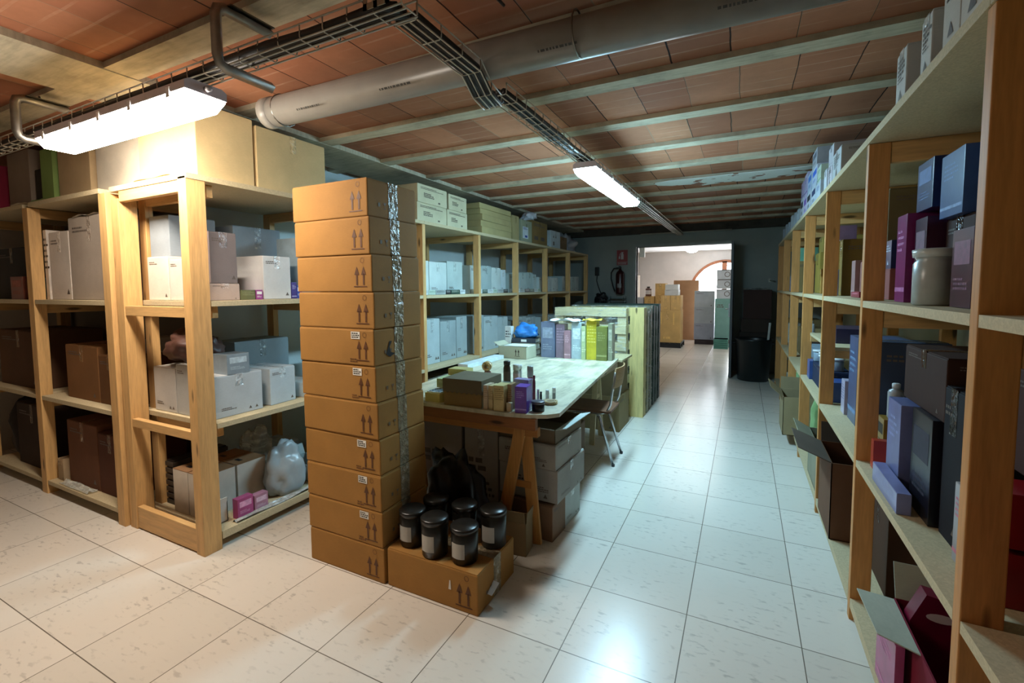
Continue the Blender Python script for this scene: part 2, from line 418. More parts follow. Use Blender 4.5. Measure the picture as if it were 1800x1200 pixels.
# beams and girder
cb = concrete('B8AF98'); ti = 2
struct('trim_2', MB().box(-3.38, -2.87, YS, YN, 2.595, ZC+.01), cb, 'wide concrete girder along the left side of the ceiling')
k = -4
while k*.65 < YN-.2:
    y = k*.65; hw = .075 if k == 2 else .058; ti += 1
    struct('trim_%d' % ti, MB().box(-2.87, XE, y-hw, y+hw, 2.60, ZC+.01).box(-6.2, -3.38, y-hw, y+hw, 2.60, ZC+.01), cb, 'concrete ceiling joist')
    k += 1
struct('trim_%d' % (ti+1), MB().box(XW, XE, YN-.14, YN, 2.50, ZC), concrete('4C463E'), 'dark strip along the ceiling edge over the far doorway')  # dark strip put in for the dark band where ceiling meets far wall
poly = [(-.88, 5.16), (-.7, 5.1), (-.4, 5.12), (-.1, 5.09), (.3, 5.1), (.62, 5.08), (.7, 5.3), (.42, 5.42), (.1, 5.5), (-.2, 5.44), (-.42, 5.5), (-.55, 5.38), (-.72, 5.36), (-.86, 5.28)]
struct('trim_%d' % (ti+2), MB().prism(poly, 2.594, 2.6005), plaster_patch_mat(), 'peeling white plaster patch on a ceiling joist')
# room beyond the doorway
w2 = wallpaint('B4AFAA')
struct('wall_next_left', MB().box(-3.3, -3.2, YN+.14, Y2, 0, 2.7), w2)
struct('wall_next_right', MB().box(3.3, 3.4, YN+.14, Y2, 0, 2.7), w2)
struct('ceiling_next', MB().box(-3.3, 3.4, YN+.14, Y2+.2, 2.62, 2.72), wallpaint('E4E4E4'))
WX, WZ, WR = -.52, 1.30, 1.02   # arch centre, springing height, radius
def arch(r, n=24): return [(WX+r*math.cos(PI*i/n), WZ+r*math.sin(PI*i/n)) for i in range(n+1)]
# wall with arched opening : strips
m = MB(); A = arch(WR)
def ypr(mb, poly, ya, yb):
    n = len(poly); vs = [(x, ya, z) for x, z in poly]+[(x, yb, z) for x, z in poly]
    return mb.add(vs, [tuple(range(n)), tuple(range(n, 2*n))[::-1]]+[(i, n+i, n+(i+1) % n, (i+1) % n) for i in range(n)])
ypr(m, [(-3.2, 0), (WX-WR, 0), (WX-WR, 2.65), (-3.2, 2.65)], Y2, Y2+.2); ypr(m, [(WX+WR, 0), (3.3, 0), (3.3, 2.65), (WX+WR, 2.65)], Y2, Y2+.2)
ypr(m, [(WX-WR, 0), (WX+WR, 0), (WX+WR, .25), (WX-WR, .25)], Y2, Y2+.2)
for i in range(24):
    (xa, za), (xb, zb) = A[i], A[i+1]; ypr(m, [(xb, zb), (xa, za), (xa, 2.65), (xb, 2.65)], Y2, Y2+.2)
struct('wall_next_far', m, w2)
wr = MB(); B = arch(WR-.09)
for i in range(24): ypr(wr, [B[i], A[i], A[i+1], B[i+1]], Y2+.02, Y2+.1)
for a, b in ((WX-WR, WX-WR+.09), (WX-.08, WX+.06), (WX+WR-.09, WX+WR)): wr.box(a, b, Y2+.02, Y2+.1, .25, WZ if abs(a-WX) > .5 else WZ+WR-.05)
win = struct('window_1', wr, wood('9A6448', 'z', 0), 'arched brown wooden window')
pn = MB(); ypr(pn, arch(WR-.05)+[(WX-WR+.05, .3), (WX+WR-.05, .3)], Y2+.06, Y2+.07)
pn.build('pane', emit((.86, .93, 1.0), WINDOW_E), win)
# metal door leaf, swung open along the depth of the far wall
dl = MB().box(-.215, -.17, YN-.02-.0, YN+.9, .01, DZ-.01, .003)
d = struct('door_1', MB().box(-.19, -.152, YN-.78, YN-.03, .012, 2.235, .003), plain('55585A', .4), 'grey metal door leaf standing open edge-on beside the doorway')
MB().box(-.212, -.19, YN-.74, YN-.71, 1.0, 1.22, .003).build('lock_plate', metal('B8BABC'), d)
MB().tube([(-.2, YN-.725, 1.13), (-.245, YN-.725, 1.13), (-.25, YN-.65, 1.13)], .009).build('door_handle', metal('C8CACC'), d)
# thin conduit along the head of the far wall
struct('trim_%d' % (ti+3), MB().tube([(-1.75, YN-.155, 2.485), (-.2, YN-.155, 2.485)], .01), plain('A8A89C'), 'thin pale conduit under the dark strip at the far wall')

# ------------------------------------------------------------------ luminaires
def luminaire(label, p0, p1, wd, z0, z1, col, strength):
    """twin tube fitting, housing above, glowing diffuser below, lying along x or y"""
    cx, cy = (p0[0]+p1[0])/2, (p0[1]+p1[1])/2; t = thing('ceiling_luminaire', label, 'light', (cx, cy, z0))
    L = max(abs(p1[0]-p0[0]), abs(p1[1]-p0[1])); t.rotation_euler = (0, 0, 0 if abs(p1[0]-p0[0]) > abs(p1[1]-p0[1]) else PI/2)
    H = z1-z0; hh = H*.45
    def sect(mb, prof, xa, xb, tp=.0):
        n = len(prof); vs = [(xa, y, z) for y, z in prof]+[(xb, y, z) for y, z in prof]
        mb.add(vs, [tuple(range(n))[::-1], tuple(range(n, 2*n))]+[(i, (i+1) % n, n+(i+1) % n, n+i) for i in range(n)])
    b = MB(); sect(b, [(-wd/2, H-hh), (wd/2, H-hh), (wd/2, H-.012), (wd/2-.02, H), (-wd/2+.02, H), (-wd/2, H-.012)], -L/2, L/2)
    b.build('housing', plain('C8BEC4', .4), t)
    g = MB(); W = wd/2-.004; z = H-hh
    rings = [(-L/2+.004, W*.98, z, z-.012), (-L/2+.035, W*.8, z, .0)]
    secs = []
    for xx, ww, zt, zb in ((-L/2+.004, W, z, z-.014), (-L/2+.04, W, z, .004), (L/2-.04, W, z, .004), (L/2-.004, W, z, z-.014)):
        secs.append([(xx, -ww, zt), (xx, -ww, (zt+zb)/2), (xx, -ww*.78, zb), (xx, ww*.78, zb), (xx, ww, (zt+zb)/2), (xx, ww, zt)])
    vs = [p for s_ in secs for p in s_]; fs = []
    for i in range(3):
        for j in range(5): fs.append((i*6+j, i*6+j+1, (i+1)*6+j+1, (i+1)*6+j))
    fs += [(0, 1, 2, 3, 4, 5), (23, 22, 21, 20, 19, 18)]
    g.add(vs, fs); g.build('diffuser', emit(col, strength), t)
    for xx in (-L*.42, -L*.2, 0, L*.2, L*.42):
        for s in (-1, 1): MB().box(xx-.012, xx+.012, min(s*wd/2, s*(wd/2+.006)), max(s*wd/2, s*(wd/2+.006)), H-hh-.02, H-hh+.02, .001).build('clip', plain('EEEAEA'), t)
    MB().tube([(L/2-.002, 0, H-hh*.5), (L/2+.025, 0, H-hh*.5)], .012).build('cable_gland', plain('9A9496'), t)
    for xx in (-L*.3, L*.3): MB().box(xx-.02, xx+.02, -.015, .015, H, ({1: 2.36, 2: 2.40}.get(int(z1 > 2.36)+1, 2.4) if z1 < 2.5 else 2.62)-z0).build('hanger', metal('8A8A88'), t)
    return t
luminaire('brightly glowing warm twin-tube luminaire under the left wire tray, nearest the camera', (-3.36, 1.20), (-2.0, 1.20), .17, 2.245, 2.345, LAMP1_C, LAMP1)
luminaire('cool white glowing luminaire hung under the wire tray over the aisle', (-1.02, 3.2), (-1.02, 4.72), .17, 2.29, 2.38, LAMP2_C, LAMP2)
# glowing round lamp in the next room
t = thing('round_ceiling_lamp', 'round glowing ceiling lamp in the room beyond the doorway', 'light', (-1.37, 14.5, 2.62))
MB().lathe([(.10, -.03), (.16, -.03), (.17, 0), (.1, 0)], 24).build('lamp_base', plain('E0E0E0'), t)
MB().lathe([(.03, -.13), (.11, -.115), (.16, -.075), (.165, -.03), (.1, -.03)], 24).build('globe', emit((1, .97, .92), ROOM2_E), t)

luminaire('glowing twin-tube luminaire just inside the next room, hidden above the doorway head', (-1.7, 10.3), (-.4, 10.3), .17, 2.47, 2.59, (1, .94, .86), ROOM2_B)
# ------------------------------------------------------------------ wire cable trays
WIRE = plain('CFC8B8', .35)
def tray(label, path, wd, hd, step=.11, side=(0, 1, 0)):
    """open wire basket following path (list of points = inner bottom centre line)"""
    t = thing('cable_tray', label, 'cable tray', (0, 0, 0)); sd = Vector(side); m = MB(); up = Vector((0, 0, 1)); P = [Vector(p) for p in path]
    for a in (-1, -.33, .33, 1): m.tube([p+sd*a*wd/2 for p in P], .0032, 6)
    for a in (-1, 1):
        m.tube([p+sd*a*wd/2+up*hd for p in P], .0032, 6)
    for p, q in zip(P[:-1], P[1:]):
        n = max(1, int((q-p).length/step))
        for i in range(n+1):
            c = p.lerp(q, i/n); m.tube([c-sd*wd/2+up*hd, c-sd*wd/2+up*.008, c-sd*(wd/2-.008), c+sd*(wd/2-.008), c+sd*wd/2+up*.008, c+sd*wd/2+up*hd], .0026, 5)
    m.build('wire_basket', WIRE, t)
    return t
def cables(t, path, wd, n=4, r=.011, seed=3, side=(0, 1, 0), z=.014):
    rnd = random.Random(seed); sd = Vector(side)
    for j in range(n):
        o = (j-(n-1)/2)*wd/n*.85; pts = []
        for p, q in zip(path[:-1], path[1:]):
            p, q = Vector(p), Vector(q); k = max(1, int((q-p).length/.25))
            for i in range(k): pts.append(p.lerp(q, i/k)+sd*(o+rnd.uniform(-.006, .006))+Vector((0, 0, z+rnd.uniform(0, .008))))
        pts.append(Vector(path[-1])+sd*o+Vector((0, 0, z)))
        MB().tube(pts, r*rnd.uniform(.7, 1.2), 8).build('cable', plain('26221F'), t)
pa = [(-5.9, 1.215, 2.362), (-.96, 1.215, 2.372)]
ta = tray('wire cable tray full of black cables running above the bright left luminaire', pa, .08, .05)
cables(ta, [(-5.9, 1.215, 2.364), (-1.05, 1.215, 2.374), (-1.0, 1.235, 2.374)], .08, 6, .013)
cables(ta, [(-5.9, 1.215, 2.38), (-1.1, 1.215, 2.39)], .06, 4, .011, 9)
pb = [(-1.03, 1.285, 2.385), (-1.03, 1.70, 2.385), (-1.035, 1.80, 2.33), (-1.04, 1.90, 2.315)]
tb = tray('short wire tray with a dropped end passing beneath the grey pipe', pb, .09, .05, .12, (1, 0, 0))
cables(tb, pb+[(-1.05, 1.945, 2.345)], .09, 5, .015, 8, (1, 0, 0))
pc = [(-1.06, 1.98, 2.40), (-1.06, 9.05, 2.44)]
tc_ = tray('long straight wire tray running down the aisle ceiling to the far wall', pc, .10, .05, .11, (1, 0, 0))
cables(tc_, pc, .10, 5, .012, 5, (1, 0, 0))
# C shaped hangers
def hanger(label, x, y, ztop, zbot, L=.2):
    t = thing('tray_hanger', label, 'bracket', (x, y, 0)); m = MB(); a = .022
    m.tube([(0, L, ztop), (0, .03, ztop), (0, .008, ztop-.01), (0, 0, ztop-.035), (0, 0, zbot+.035), (0, .008, zbot+.01), (0, .03, zbot), (0, L, zbot)], a, 4)
    m.build('channel', metal('A6A39C', .5), t)
    MB().box(-.03, .03, .04, L, ztop+.012, ztop+.017).build('fixing_plate', metal('77756F'), t)
    MB().tube([(0, .1, ztop-.012), (0, .1, ztop+.035)], .006).build('bolt', metal('9A9892'), t)
hanger('C-shaped steel hanger gripping the left wire tray in front of the bright luminaire', -1.755, 1.10, 2.54, 2.325, .22)
hanger('C-shaped steel hanger at the far left end of the bright luminaire', -3.52, 1.10, 2.54, 2.325, .22)
t = thing('perforated_bracket', 'perforated steel plate hanging at the corner of the wire trays', 'bracket', (-.99, 1.10, 2.33))
m = MB()
for z in (0, .03, .06): m.box(-.05, .05, -.003, 0, z, z+.018)
for x in (-.05, -.01, .035): m.box(x, x+.015, -.003, 0, 0, .078)
m.box(-.05, .05, -.003, .05, .075, .079)
m.build('plate', metal('A6A498', .4), t)
for x, z in ((-.02, .025), (.022, .052)): MB().lathe([(.006, 0), (.006, .006), (.003, .007)], 8).build('bolt', metal('C8C6C0'), t).location = (x, -.006, z)
t = thing('junction_box', 'black cable junction with a loose cable at the bend of the trays', 'cable box', (-.90, 1.23, 2.47))
MB().box(-.05, .05, -.04, .04, 0, .07, .008).build('box_body', plain('1C1A1A'), t)
MB().tube([(.04, 0, .06), (.06, .15, .07), (.07, .28, .08), (.06, .40, .10)], .006).build('loose_cable', plain('1C1A1A'), t)
# grey pipe
t = thing('drain_pipe', 'thick grey plastic pipe crossing under the ceiling joists', 'pipe', (0, 0, 0))
MB().tube([(-2.41, 1.79, 2.485), (XE-.03, 1.86, 2.485)], .078, 28).build('pipe_body', plain('8A8780', .32), t)
MB().tube([(-2.415, 1.788, 2.485), (-2.36, 1.79, 2.485)], .082, 28).build('socket', plain('96938C', .3), t)
k = Marks(lambda u, v, e=0: (u, 1.795+(u+1)*.02-.0788*math.cos(v), 2.485-.0788*math.sin(v)))
for x in (-2.1, -1.55, -.75, -.1, .4):
    u = x
    while u < x+.16: q = random.uniform(.006, .02); k.poly([(u, .72), (u+q, .72), (u+q, .84), (u, .84)]); u += q+.005
k.build('print', ink('3A3A38'), t)
for x in (-2.3, -.6, .7): MB().tube([(x, 1.8+.084*math.sin(a*PI/8), 2.487-.084*math.cos(a*PI/8)) for a in range(-9, 10)], .004, 6).build('pipe_strap', metal('8A8A84'), t)

# ------------------------------------------------------------------ shelving
ZS = [.10, .735, 1.435, 2.125]
def post(t, x0, x1, y0, y1, z0=0, z1=2.09): return MB().box(x0, x1, y0, y1, z0, z1, .003).build('post', wood(PINE, 'z'), t)
def board(t, x0, x1, y0, y1, zt, th=.03): return MB().box(x0, x1, y0, y1, zt-th, zt, .001).build('shelf_board', chip('C4B28E'), t)
def rail(t, x0, x1, y0, y1, z0, z1):
    ax = 'x' if x1-x0 > y1-y0 else 'y'; return MB().box(x0, x1, y0, y1, z0, z1, .003).build('rail', wood(PINE, ax), t)
def post_thru(t, x0, x1, y0, y1):
    """posts stand between boards so nothing runs through a board"""
    z = 0
    MB().box(x0, x1, y0, y1, 0, 2.094, .003).build('post', wood(PINE, 'z'), t)
# run A: along the left wall, end frame facing the camera
XA = -2.67
tA = thing('shelving_unit', 'long pine shelving run along the left wall, end frame facing the camera', 'shelf', (XA-.4, 5, 0))
def P(x, y=0, z=0): return x
class Off(object): pass
def local(t, f, *a):
    o = f(t, *a); l = t.location
    if o: o.location = (-l.x, -l.y, -l.z)
    return o
# end frame
for x0, x1 in ((XA-.075, XA), (-3.455, -3.375)):
    local(tA, lambda t: MB().box(x0, x1, 1.47, 1.57, 0, 2.05 if x0 < -3 else 2.11, .003).build('post', wood(PINE, 'z'), t))
for z0, z1 in ((2.03, 2.10), (1.345, 1.405), (.655, .705), (.01, .145)): local(tA, rail, -3.372, XA-.078, 1.475, 1.51, z0, z1)
YA = [2.52, 3.55, 4.57, 5.56, 6.58, 7.61, 8.62]
for y in YA:
    local(tA, lambda t: MB().box(XA-.075, XA-.001, y-.045, y, .0, 2.094, .003).build('post', wood(PINE, 'z'), t))
for y in [1.66]+YA:
    local(tA, lambda t: MB().box(-3.46, -3.385, y-.045, y, .0, 2.094, .003).build('post', wood(PINE, 'z'), t))
    for z in ZS[1:]: local(tA, rail, -3.384, XA-.076, y-.04, y-.005, z-.03-.07, z-.031)
bays = [1.52]+YA
for i in range(len(bays)-1):
    for z in ZS:
        if z > 2: x0, x1 = -3.47, XA+.005
        else: x0, x1 = -3.47, XA-.001
        y0, y1 = bays[i]+(.002 if i else 0), bays[i+1]-.047
        if i == 0: y0 = 1.575 if z < 2 else 1.47
        if z > 2: y0, y1 = (bays[i]-.02 if i else 1.47), bays[i+1]-.022
        local(tA, board, x0, x1, y0, y1, z, .03 if z > .2 else .045)
# run B: alcove shelving at far left, facing the camera
tB = thing('shelving_unit', 'pine shelving at the far left, set back beside the end frame', 'shelf', (-4.6, 1.8, 0))
for x in (-3.56, -4.66, -5.72):
    local(tB, lambda t: MB().box(x, x+.085, 1.45, 1.52, 0, 2.09, .003).build('post', wood(PINE, 'z'), t))
    local(tB, lambda t: MB().box(x, x+.085, 1.96, 2.03, 0, 2.09, .003).build('post', wood(PINE, 'z'), t))
    for z in ZS[1:]: local(tB, rail, x+.02, x+.06, 1.525, 1.955, z-.1, z-.031)
for x0, x1 in ((-5.63, -4.665), (-4.57, -3.565)):
    for z in ZS: local(tB, board, x0, x1, 1.455, 2.04, z-.0 if z < 2 else z, .03)
# run R: along the right wall
XR = .46
tR = thing('shelving_unit', 'long pine shelving run along the right side of the aisle', 'shelf', (.8, 4, 0))
YR = [.28, 1.36, 2.46, 3.56, 4.68, 5.84, 7.0, 8.05]
for y in YR:
    local(tR, lambda t: MB().box(XR, XR+.075, y, y+.04, 0, 2.094, .003).build('post', wood(PINE_W, 'z'), t))
    local(tR, lambda t: MB().box(1.05, 1.12, y, y+.04, 0, 2.094, .003).build('post', wood(PINE_W, 'z'), t))
    for z in ZS[1:]: local(tR, rail, XR+.076, 1.049, y+.003, y+.037, z-.115, z-.031)
for a, b in zip(YR[:-1], YR[1:]):
    for z in ZS:
        if z > 2: local(tR, board, XR-.004, 1.14, a+.02, b+.018, z)
        else: local(tR, board, XR+.001, 1.14, a+.042, b-.002, z, .028 if z > .2 else .04)
    local(tR, rail, 1.125, 1.155, a+.05, b-.01, 2.0, 2.09)

# ================================================================== the tall stack of shipping cartons
def arrows_front(withlabel):
    def f(k, a, h):
        k.arrows(a-.075, h*.13, h*.55)
        for i in range(12):
            t0, t1 = 2*PI*i/12, 2*PI*(i+1)/12; r0, r1 = .011, .013
            k.poly([(a-.06+r*math.cos(q), h*.84+r*math.sin(q)) for r, q in ((r0, t0), (r1, t0), (r1, t1), (r0, t1))])
        if withlabel: k.lines(a-.16, h*.15, .045, 2, .006, .006)
    return f
def side_glass(k, a, h):
    k.poly([(a*.3, h*.42), (a*.36, h*.42), (a*.335, h*.34), (a*.325, h*.34)]); k.rect(a*.327, h*.26, a*.006, h*.09); k.rect(a*.31, h*.25, a*.04, h*.015)
    k.rect(a*.2, h*.3, a*.04, h*.1)
names = ['topmost of', 'second from the top of', 'third from the top of', 'fourth from the top of', 'torn-holed fifth from the top of', 'sixth from the top of', 'seventh from the top of',
         'eighth from the top of', 'ninth from the top of', 'tenth from the top of', 'on the floor at the very bottom of']
z = 0
def ship_carton(label, x0, y0, z0, h, rz, lab, grp, fulltape=True, w_=.53, d_=.37):
    t = thing('shipping_carton', label, 'box', (x0+w_/2, y0+d_/2, z0), rz, grp)
    MB().box(-w_/2, w_/2, -d_/2, d_/2, .001, h-.005, .006).build('carton_body', card('A4763C'), t)
    for s in (-1, 1): MB().box(-w_/2+.004, w_/2-.004, min(s*.002, s*(d_/2-.003)), max(s*.002, s*(d_/2-.003)), h-.006, h-.001).build('flap', card('A4763C'), t)
    m = MB(); e = .0012
    m.box(-w_/2-e, w_/2+e, -.036, .036, h-.0012, h)
    for s in (-1, 1): m.box(min(s*w_/2, s*(w_/2+e)), max(s*w_/2, s*(w_/2+e)), -.038+s*.003, .036, h*.02, h)
    m.build('tape', tape('96866A'), t)
    k = Marks(face_fn('-y', w_, d_, h, .0016)); arrows_front(lab)(k, w_, h); k.build('print', ink('5A3416'), t)
    k = Marks(face_fn('+x', w_, d_, h, .0016)); side_glass(k, d_, h); k.build('print', ink('6E5A40'), t)
    if lab:
        k = Marks(face_fn('-y', w_, d_, h, .002)); k.rect(w_-.15, h*.72, .06, h*.2); l = k.build('shipping_label', plain('E8E4DA'), t); l['label'] = 'white shipping label'
        k = Marks(face_fn('-y', w_, d_, h, .0026)); k.lines(w_-.145, h*.86, .045, 3, .006, .004); k.build('label_print', ink('3A3630'), l)
    return t
for i in range(11):
    j = 10-i; h = .1855 if i else .186
    t = ship_carton('brown shipping carton, %s the tall stack' % names[j], -2.128-.0045*i+random.uniform(-.003, .003), 1.733+random.uniform(-.004, .004), z, h,
                    random.uniform(-.006, .006), j in (4, 5, 7, 8, 9), 'shipping cartons in the tall stack')
    if j == 4:
        k = Marks(face_fn('+x', .53, .37, h, .0022)); k.poly([(.085, .05), (.115, .035), (.15, .05), (.118, .06), (.112, .09), (.13, .115), (.112, .118), (.098, .08)]); k.build('torn_hole', ink('1C130C'), t)
    z += h
tf = ship_carton('long brown shipping carton on the floor under the black tubs', -1.578, 1.735, 0, .198, .0, False, None)
k = Marks(face_fn('-y', .53, .37, .198, .002)); k.poly([(.37, .09), (.385, .09), (.382, .135), (.376, .135)]); k.build('torn_label', plain('D8D4CC'), tf)
m = MB().obox((.267, -.1, .06), (.275, -.04, .09), .05, .002); m.build('torn_label', plain('DDDAD2'), tf)
# black tubs and the bag behind them
tubs = [(-1.49, 1.83, 'nearest the tall stack'), (-1.33, 1.80, 'second from the tall stack, front row'), (-1.17, 1.82, 'at the right front corner'), (-1.45, 1.98, 'behind the one nearest the tall stack'), (-1.27, 1.98, 'in the middle of the back row'), (-1.11, 2.0, 'at the right end of the back row')]
for x, y, s_ in tubs:
    t = thing('black_tub', 'black labelled tub on the floor carton, ' + s_, 'tub', (x, y, .1985), 0, 'black tubs on the floor carton')
    hh = .17+random.uniform(-.01, .02)
    MB().lathe([(.055, 0), (.063, .005), (.066, hh*.86), (.062, hh*.88)], 22).build('tub_body', glossy('15130F'), t)
    MB().lathe([(.068, hh*.86), (.069, hh*.97), (.063, hh)], 22).build('lid', glossy('1D1B18'), t)
    m = MB(); n = 8
    for i in range(n):
        a0, a1 = -PI/2-.55+1.1*i/n, -PI/2-.55+1.1*(i+1)/n; r = .0672
        m.add([(r*math.cos(a), r*math.sin(a), q) for a, q in ((a0, hh*.2), (a1, hh*.2), (a1, hh*.62), (a0, hh*.62))], [(0, 1, 2, 3)])
    m.build('label_band', plain('A8A298'), t)
blob('black_bag', 'large black plastic bag slumped on the floor beneath the near end of the table', 'bag', (-1.52, 2.25, 0), (.19, .10, .31), glossy('0E0D0D', .35), .5, 4)

# ================================================================== work table
TZ = .79
t = thing('work_table', 'long work table with a worn grey-green board top on wooden trestles', 'table', (-1.6, 3.4, 0)); L0 = Vector((1.6, -3.4, 0))
def lp(p): return (p[0]+1.6, p[1]-3.4)
poly = [(-2.1, 2.30), (-1.2, 2.305), (-1.05, 2.33), (-.965, 2.37), (-.915, 2.43), (-1.10, 4.58), (-2.295, 4.47)]
MB().prism([lp(p) for p in poly], TZ-.022, TZ).build('table_top', table_mat(), t).location = (0, 0, 0)
t.children[0].data.materials[0] = table_mat()
MB().box(-2.05+1.6, -1.02+1.6, 2.325-3.4, 2.36-3.4, .70, TZ-.023, .002).build('apron', wood('8E5A30', 'x'), t)
MB().box(-1.12+1.6, -1.09+1.6, 2.45-3.4, 4.5-3.4, .71, TZ-.023, .002).build('side_rail', wood('A89878', 'y'), t)
tr = thing('wooden_trestle', 'warm brown wooden trestle holding up the near end of the work table', 'trestle', (-1.53, 2.40, 0), 0)
MB().box(-.52, .5, -.02, .02, .645, .70, .002).build('trestle_beam', wood('B87C40', 'x'), tr)
for x in (-.40, .40):
    MB().obox((x-.15, -.013, .002), (x-.01, -.013, .69), .022, .07, (1, 0, 0)).build('leg', wood('C89050', 'z'), tr)
    MB().obox((x+.075, .013, .002), (x+.01, .013, .69), .022, .07, (1, 0, 0)).build('leg', wood('C89050', 'z'), tr)
    MB().box(x-.085, x+.05, -.002, .002, .33, .37, .0).build('cross_brace', wood('B87C40', 'x'), tr)
for y, yy, xr in ((3.13, 1, .36), (4.37, 2, .36)):
    tr = thing('wooden_trestle', ['', 'wooden trestle under the middle of the work table', 'wooden trestle under the far end of the work table'][yy], 'trestle', (-1.62, y, 0), 0)
    MB().box(-.5, xr+.03, -.02, .02, .64, .70, .002).build('trestle_beam', wood('C4B088', 'x'), tr)
    for x in (-.42, xr):
        for q in (-1, 1): MB().obox((x, q*.16, .002), (x, q*.028, .70), .05, .022, (0, 1, 0)).build('leg', wood('C8B890', 'z'), tr)
        MB().box(x-.012, x+.012, -.07, .07, .42, .46, .001).build('cross_brace', wood('C4B088', 'y'), tr)
# things on the near end
t = thing('brown_carton', 'brown carton with a zigzag-edged lid at the near end of the work table', 'box', (-1.50, 2.45, TZ), .04)
MB().box(-.13, .13, -.13, .13, 0, .15, .003).build('carton_body', card('8E7448'), t)
m = MB(); n = 16
top = .165; m.box(-.134, .134, -.134, .134, top-.006, top, .002)
zz = [(-.134+.268*i/n, .078+(.009 if i % 2 else 0)) for i in range(n+1)]
m.add([(x, -.1345, q) for x, q in zz]+[(.134, -.1345, top-.003), (-.134, -.1345, top-.003)], [tuple(range(n+3))])
m.add([(.1345, -.134, .08), (.1345, .134, .085), (.1345, .134, top-.003), (.1345, -.134, top-.003)], [(0, 1, 2, 3)])
m.add([(-.1345, -.134, .08), (-.1345, .134, .085), (-.1345, .134, top-.003), (-.1345, -.134, top-.003)], [(3, 2, 1, 0)])
lid = m.build('lid', card('6E6450'), t); lid['label'] = 'darker grey-brown lid with a zigzag lower edge'
pack('thin pale-pink pack standing beside the brown zigzag-lid carton', -1.352, -1.324, 2.325, 2.41, TZ, .142, 'D6C2A8', '-y', 0, 'small_pack', panel='B89A7A', style=2)
pack('narrow cream pack second from the zigzag-lid carton', -1.318, -1.288, 2.33, 2.41, TZ, .140, 'D8C89A', '-y', -.1, 'small_pack', panel='A8946A', style=2)
pack('broad cream pack covered in fine print on the table edge', -1.283, -1.218, 2.32, 2.42, TZ, .148, 'D9C98E', '-y', .05, 'small_pack', panel='8E7E54', style=2)
pack('tan pack behind the broad cream pack', -1.215, -1.19, 2.365, 2.44, TZ, .15, 'A88C66', '-y', .05, 'small_pack', panel='7E6444', style=2)
pack('lilac pack behind the purple box', -1.24, -1.14, 2.50, 2.56, TZ, .155, '9C90B8', '-y', 0, 'small_pack', panel='C8C0DC', style=2)
pack('small cream pack low down beside the purple box', -1.205, -1.175, 2.335, 2.36, TZ, .05, 'D8C8A8', '-y', 0, 'small_pack', panel='B8A480', style=2)
pack('bright purple product box standing at the table edge', -1.155, -1.085, 2.335, 2.43, TZ, .15, '6E4AB0', '-y', .12, 'purple_box', panel='A894DC', style=1)
t = thing('purple_mug', 'purple mug with a round handle beside the purple box', 'mug', (-1.185, 2.475, TZ)); MB().lathe([(.02, 0), (.022, .075), (.019, .075), (.018, .01)], 18).build('mug_body', glossy('5A3C9C'), t)
MB().tube([(-.02-.02*math.sin(a), -.012, .04+.022*math.cos(a)) for a in [PI*i/8 for i in range(9)]], .0045, 8).build('handle', glossy('5A3C9C'), t)
t = thing('black_tub', 'black round tub with a grey lid near the table corner', 'tub', (-1.045, 2.425, TZ)); MB().lathe([(.034, 0), (.037, .004), (.038, .045), (.036, .047)], 22).build('tub_body', glossy('161616'), t)
MB().lathe([(.040, .044), (.040, .056), (.036, .059)], 22).build('lid', glossy('5E5E66'), t)
t = thing('tape_roll', 'roll of tan packing tape lying flat on the work table', 'tape', (-1.045, 2.61, TZ+.0005)); MB().lathe([(.031, 0), (.047, 0), (.047, .018), (.031, .018), (.031, 0)], 26).build('tape_winding', tape('B8A070'), t)
MB().lathe([(.028, 0), (.0305, 0), (.0305, .0185), (.028, .0185), (.028, 0)], 26).build('core', card('C8B898'), t)
bottle('tall pink-labelled spray bottle with a silver cap', -1.20, 2.66, TZ, .019, .215, 'B8486A', 'B8BCB4', 'spray_bottle', band='D8D4D0', capr=.9, neck=.62)
bottle('slim dark red bottle beside the tall pink spray bottle', -1.165, 2.64, TZ, .009, .16, '6E1A2C', '6E1A2C', 'bottle', capr=.7)
bottle('small chrome-capped vial left of the tape roll', -1.10, 2.70, TZ, .011, .062, 'D8DAD8', 'D0D4D2', 'vial', capr=.9, neck=.5)
bottle('small chrome-capped vial behind the tape roll', -1.07, 2.74, TZ, .011, .072, '9A9C9A', 'D8DCDA', 'vial', capr=.9, neck=.5)
bottle('slim white tube standing beside the black tub', -1.12, 2.60, TZ, .008, .085, 'E6E8E6', 'F0F0F0', 'tube', capr=.8)
bottle('slim black tube standing beside the black tub', -1.095, 2.585, TZ, .007, .075, '1C1C1E', '202022', 'tube', capr=.8)
bottle('dark brown bottle with a black cap in the middle of the table', -1.50, 2.92, TZ, .026, .19, '3E3024', '2A241E', 'bottle', capr=.8, band='5A4838')
bottle('silver bottle with a pink and white label beside the dark brown bottle', -1.44, 2.95, TZ, .024, .165, 'A8A49E', 'C0BEB8', 'bottle', capr=.85, band='C8A8A8', neck=.7)
bottle('small silver-capped jar behind the dark brown bottle', -1.455, 3.03, TZ, .02, .15, 'B0AEA8', 'D0D0CC', 'jar', capr=.9, neck=.75)
pack('flat dark grey box behind the small packs on the table', -1.46, -1.28, 2.68, 2.80, TZ, .07, '4E5650', '-y', .1, 'flat_box', panel='6E766E', style=2)
t = thing('tape_dispenser', 'dark red hand tape dispenser with a wire loop behind the zigzag-lid carton', 'tape dispenser', (-1.72, 3.0, TZ), .2)
ypr(MB(), [(-.05, .0), (.03, .0), (.045, .05), (.03, .085), (.0, .095), (-.02, .05), (-.05, .03)], -.02, .02).build('dispenser_body', glossy('5A1E16'), t)
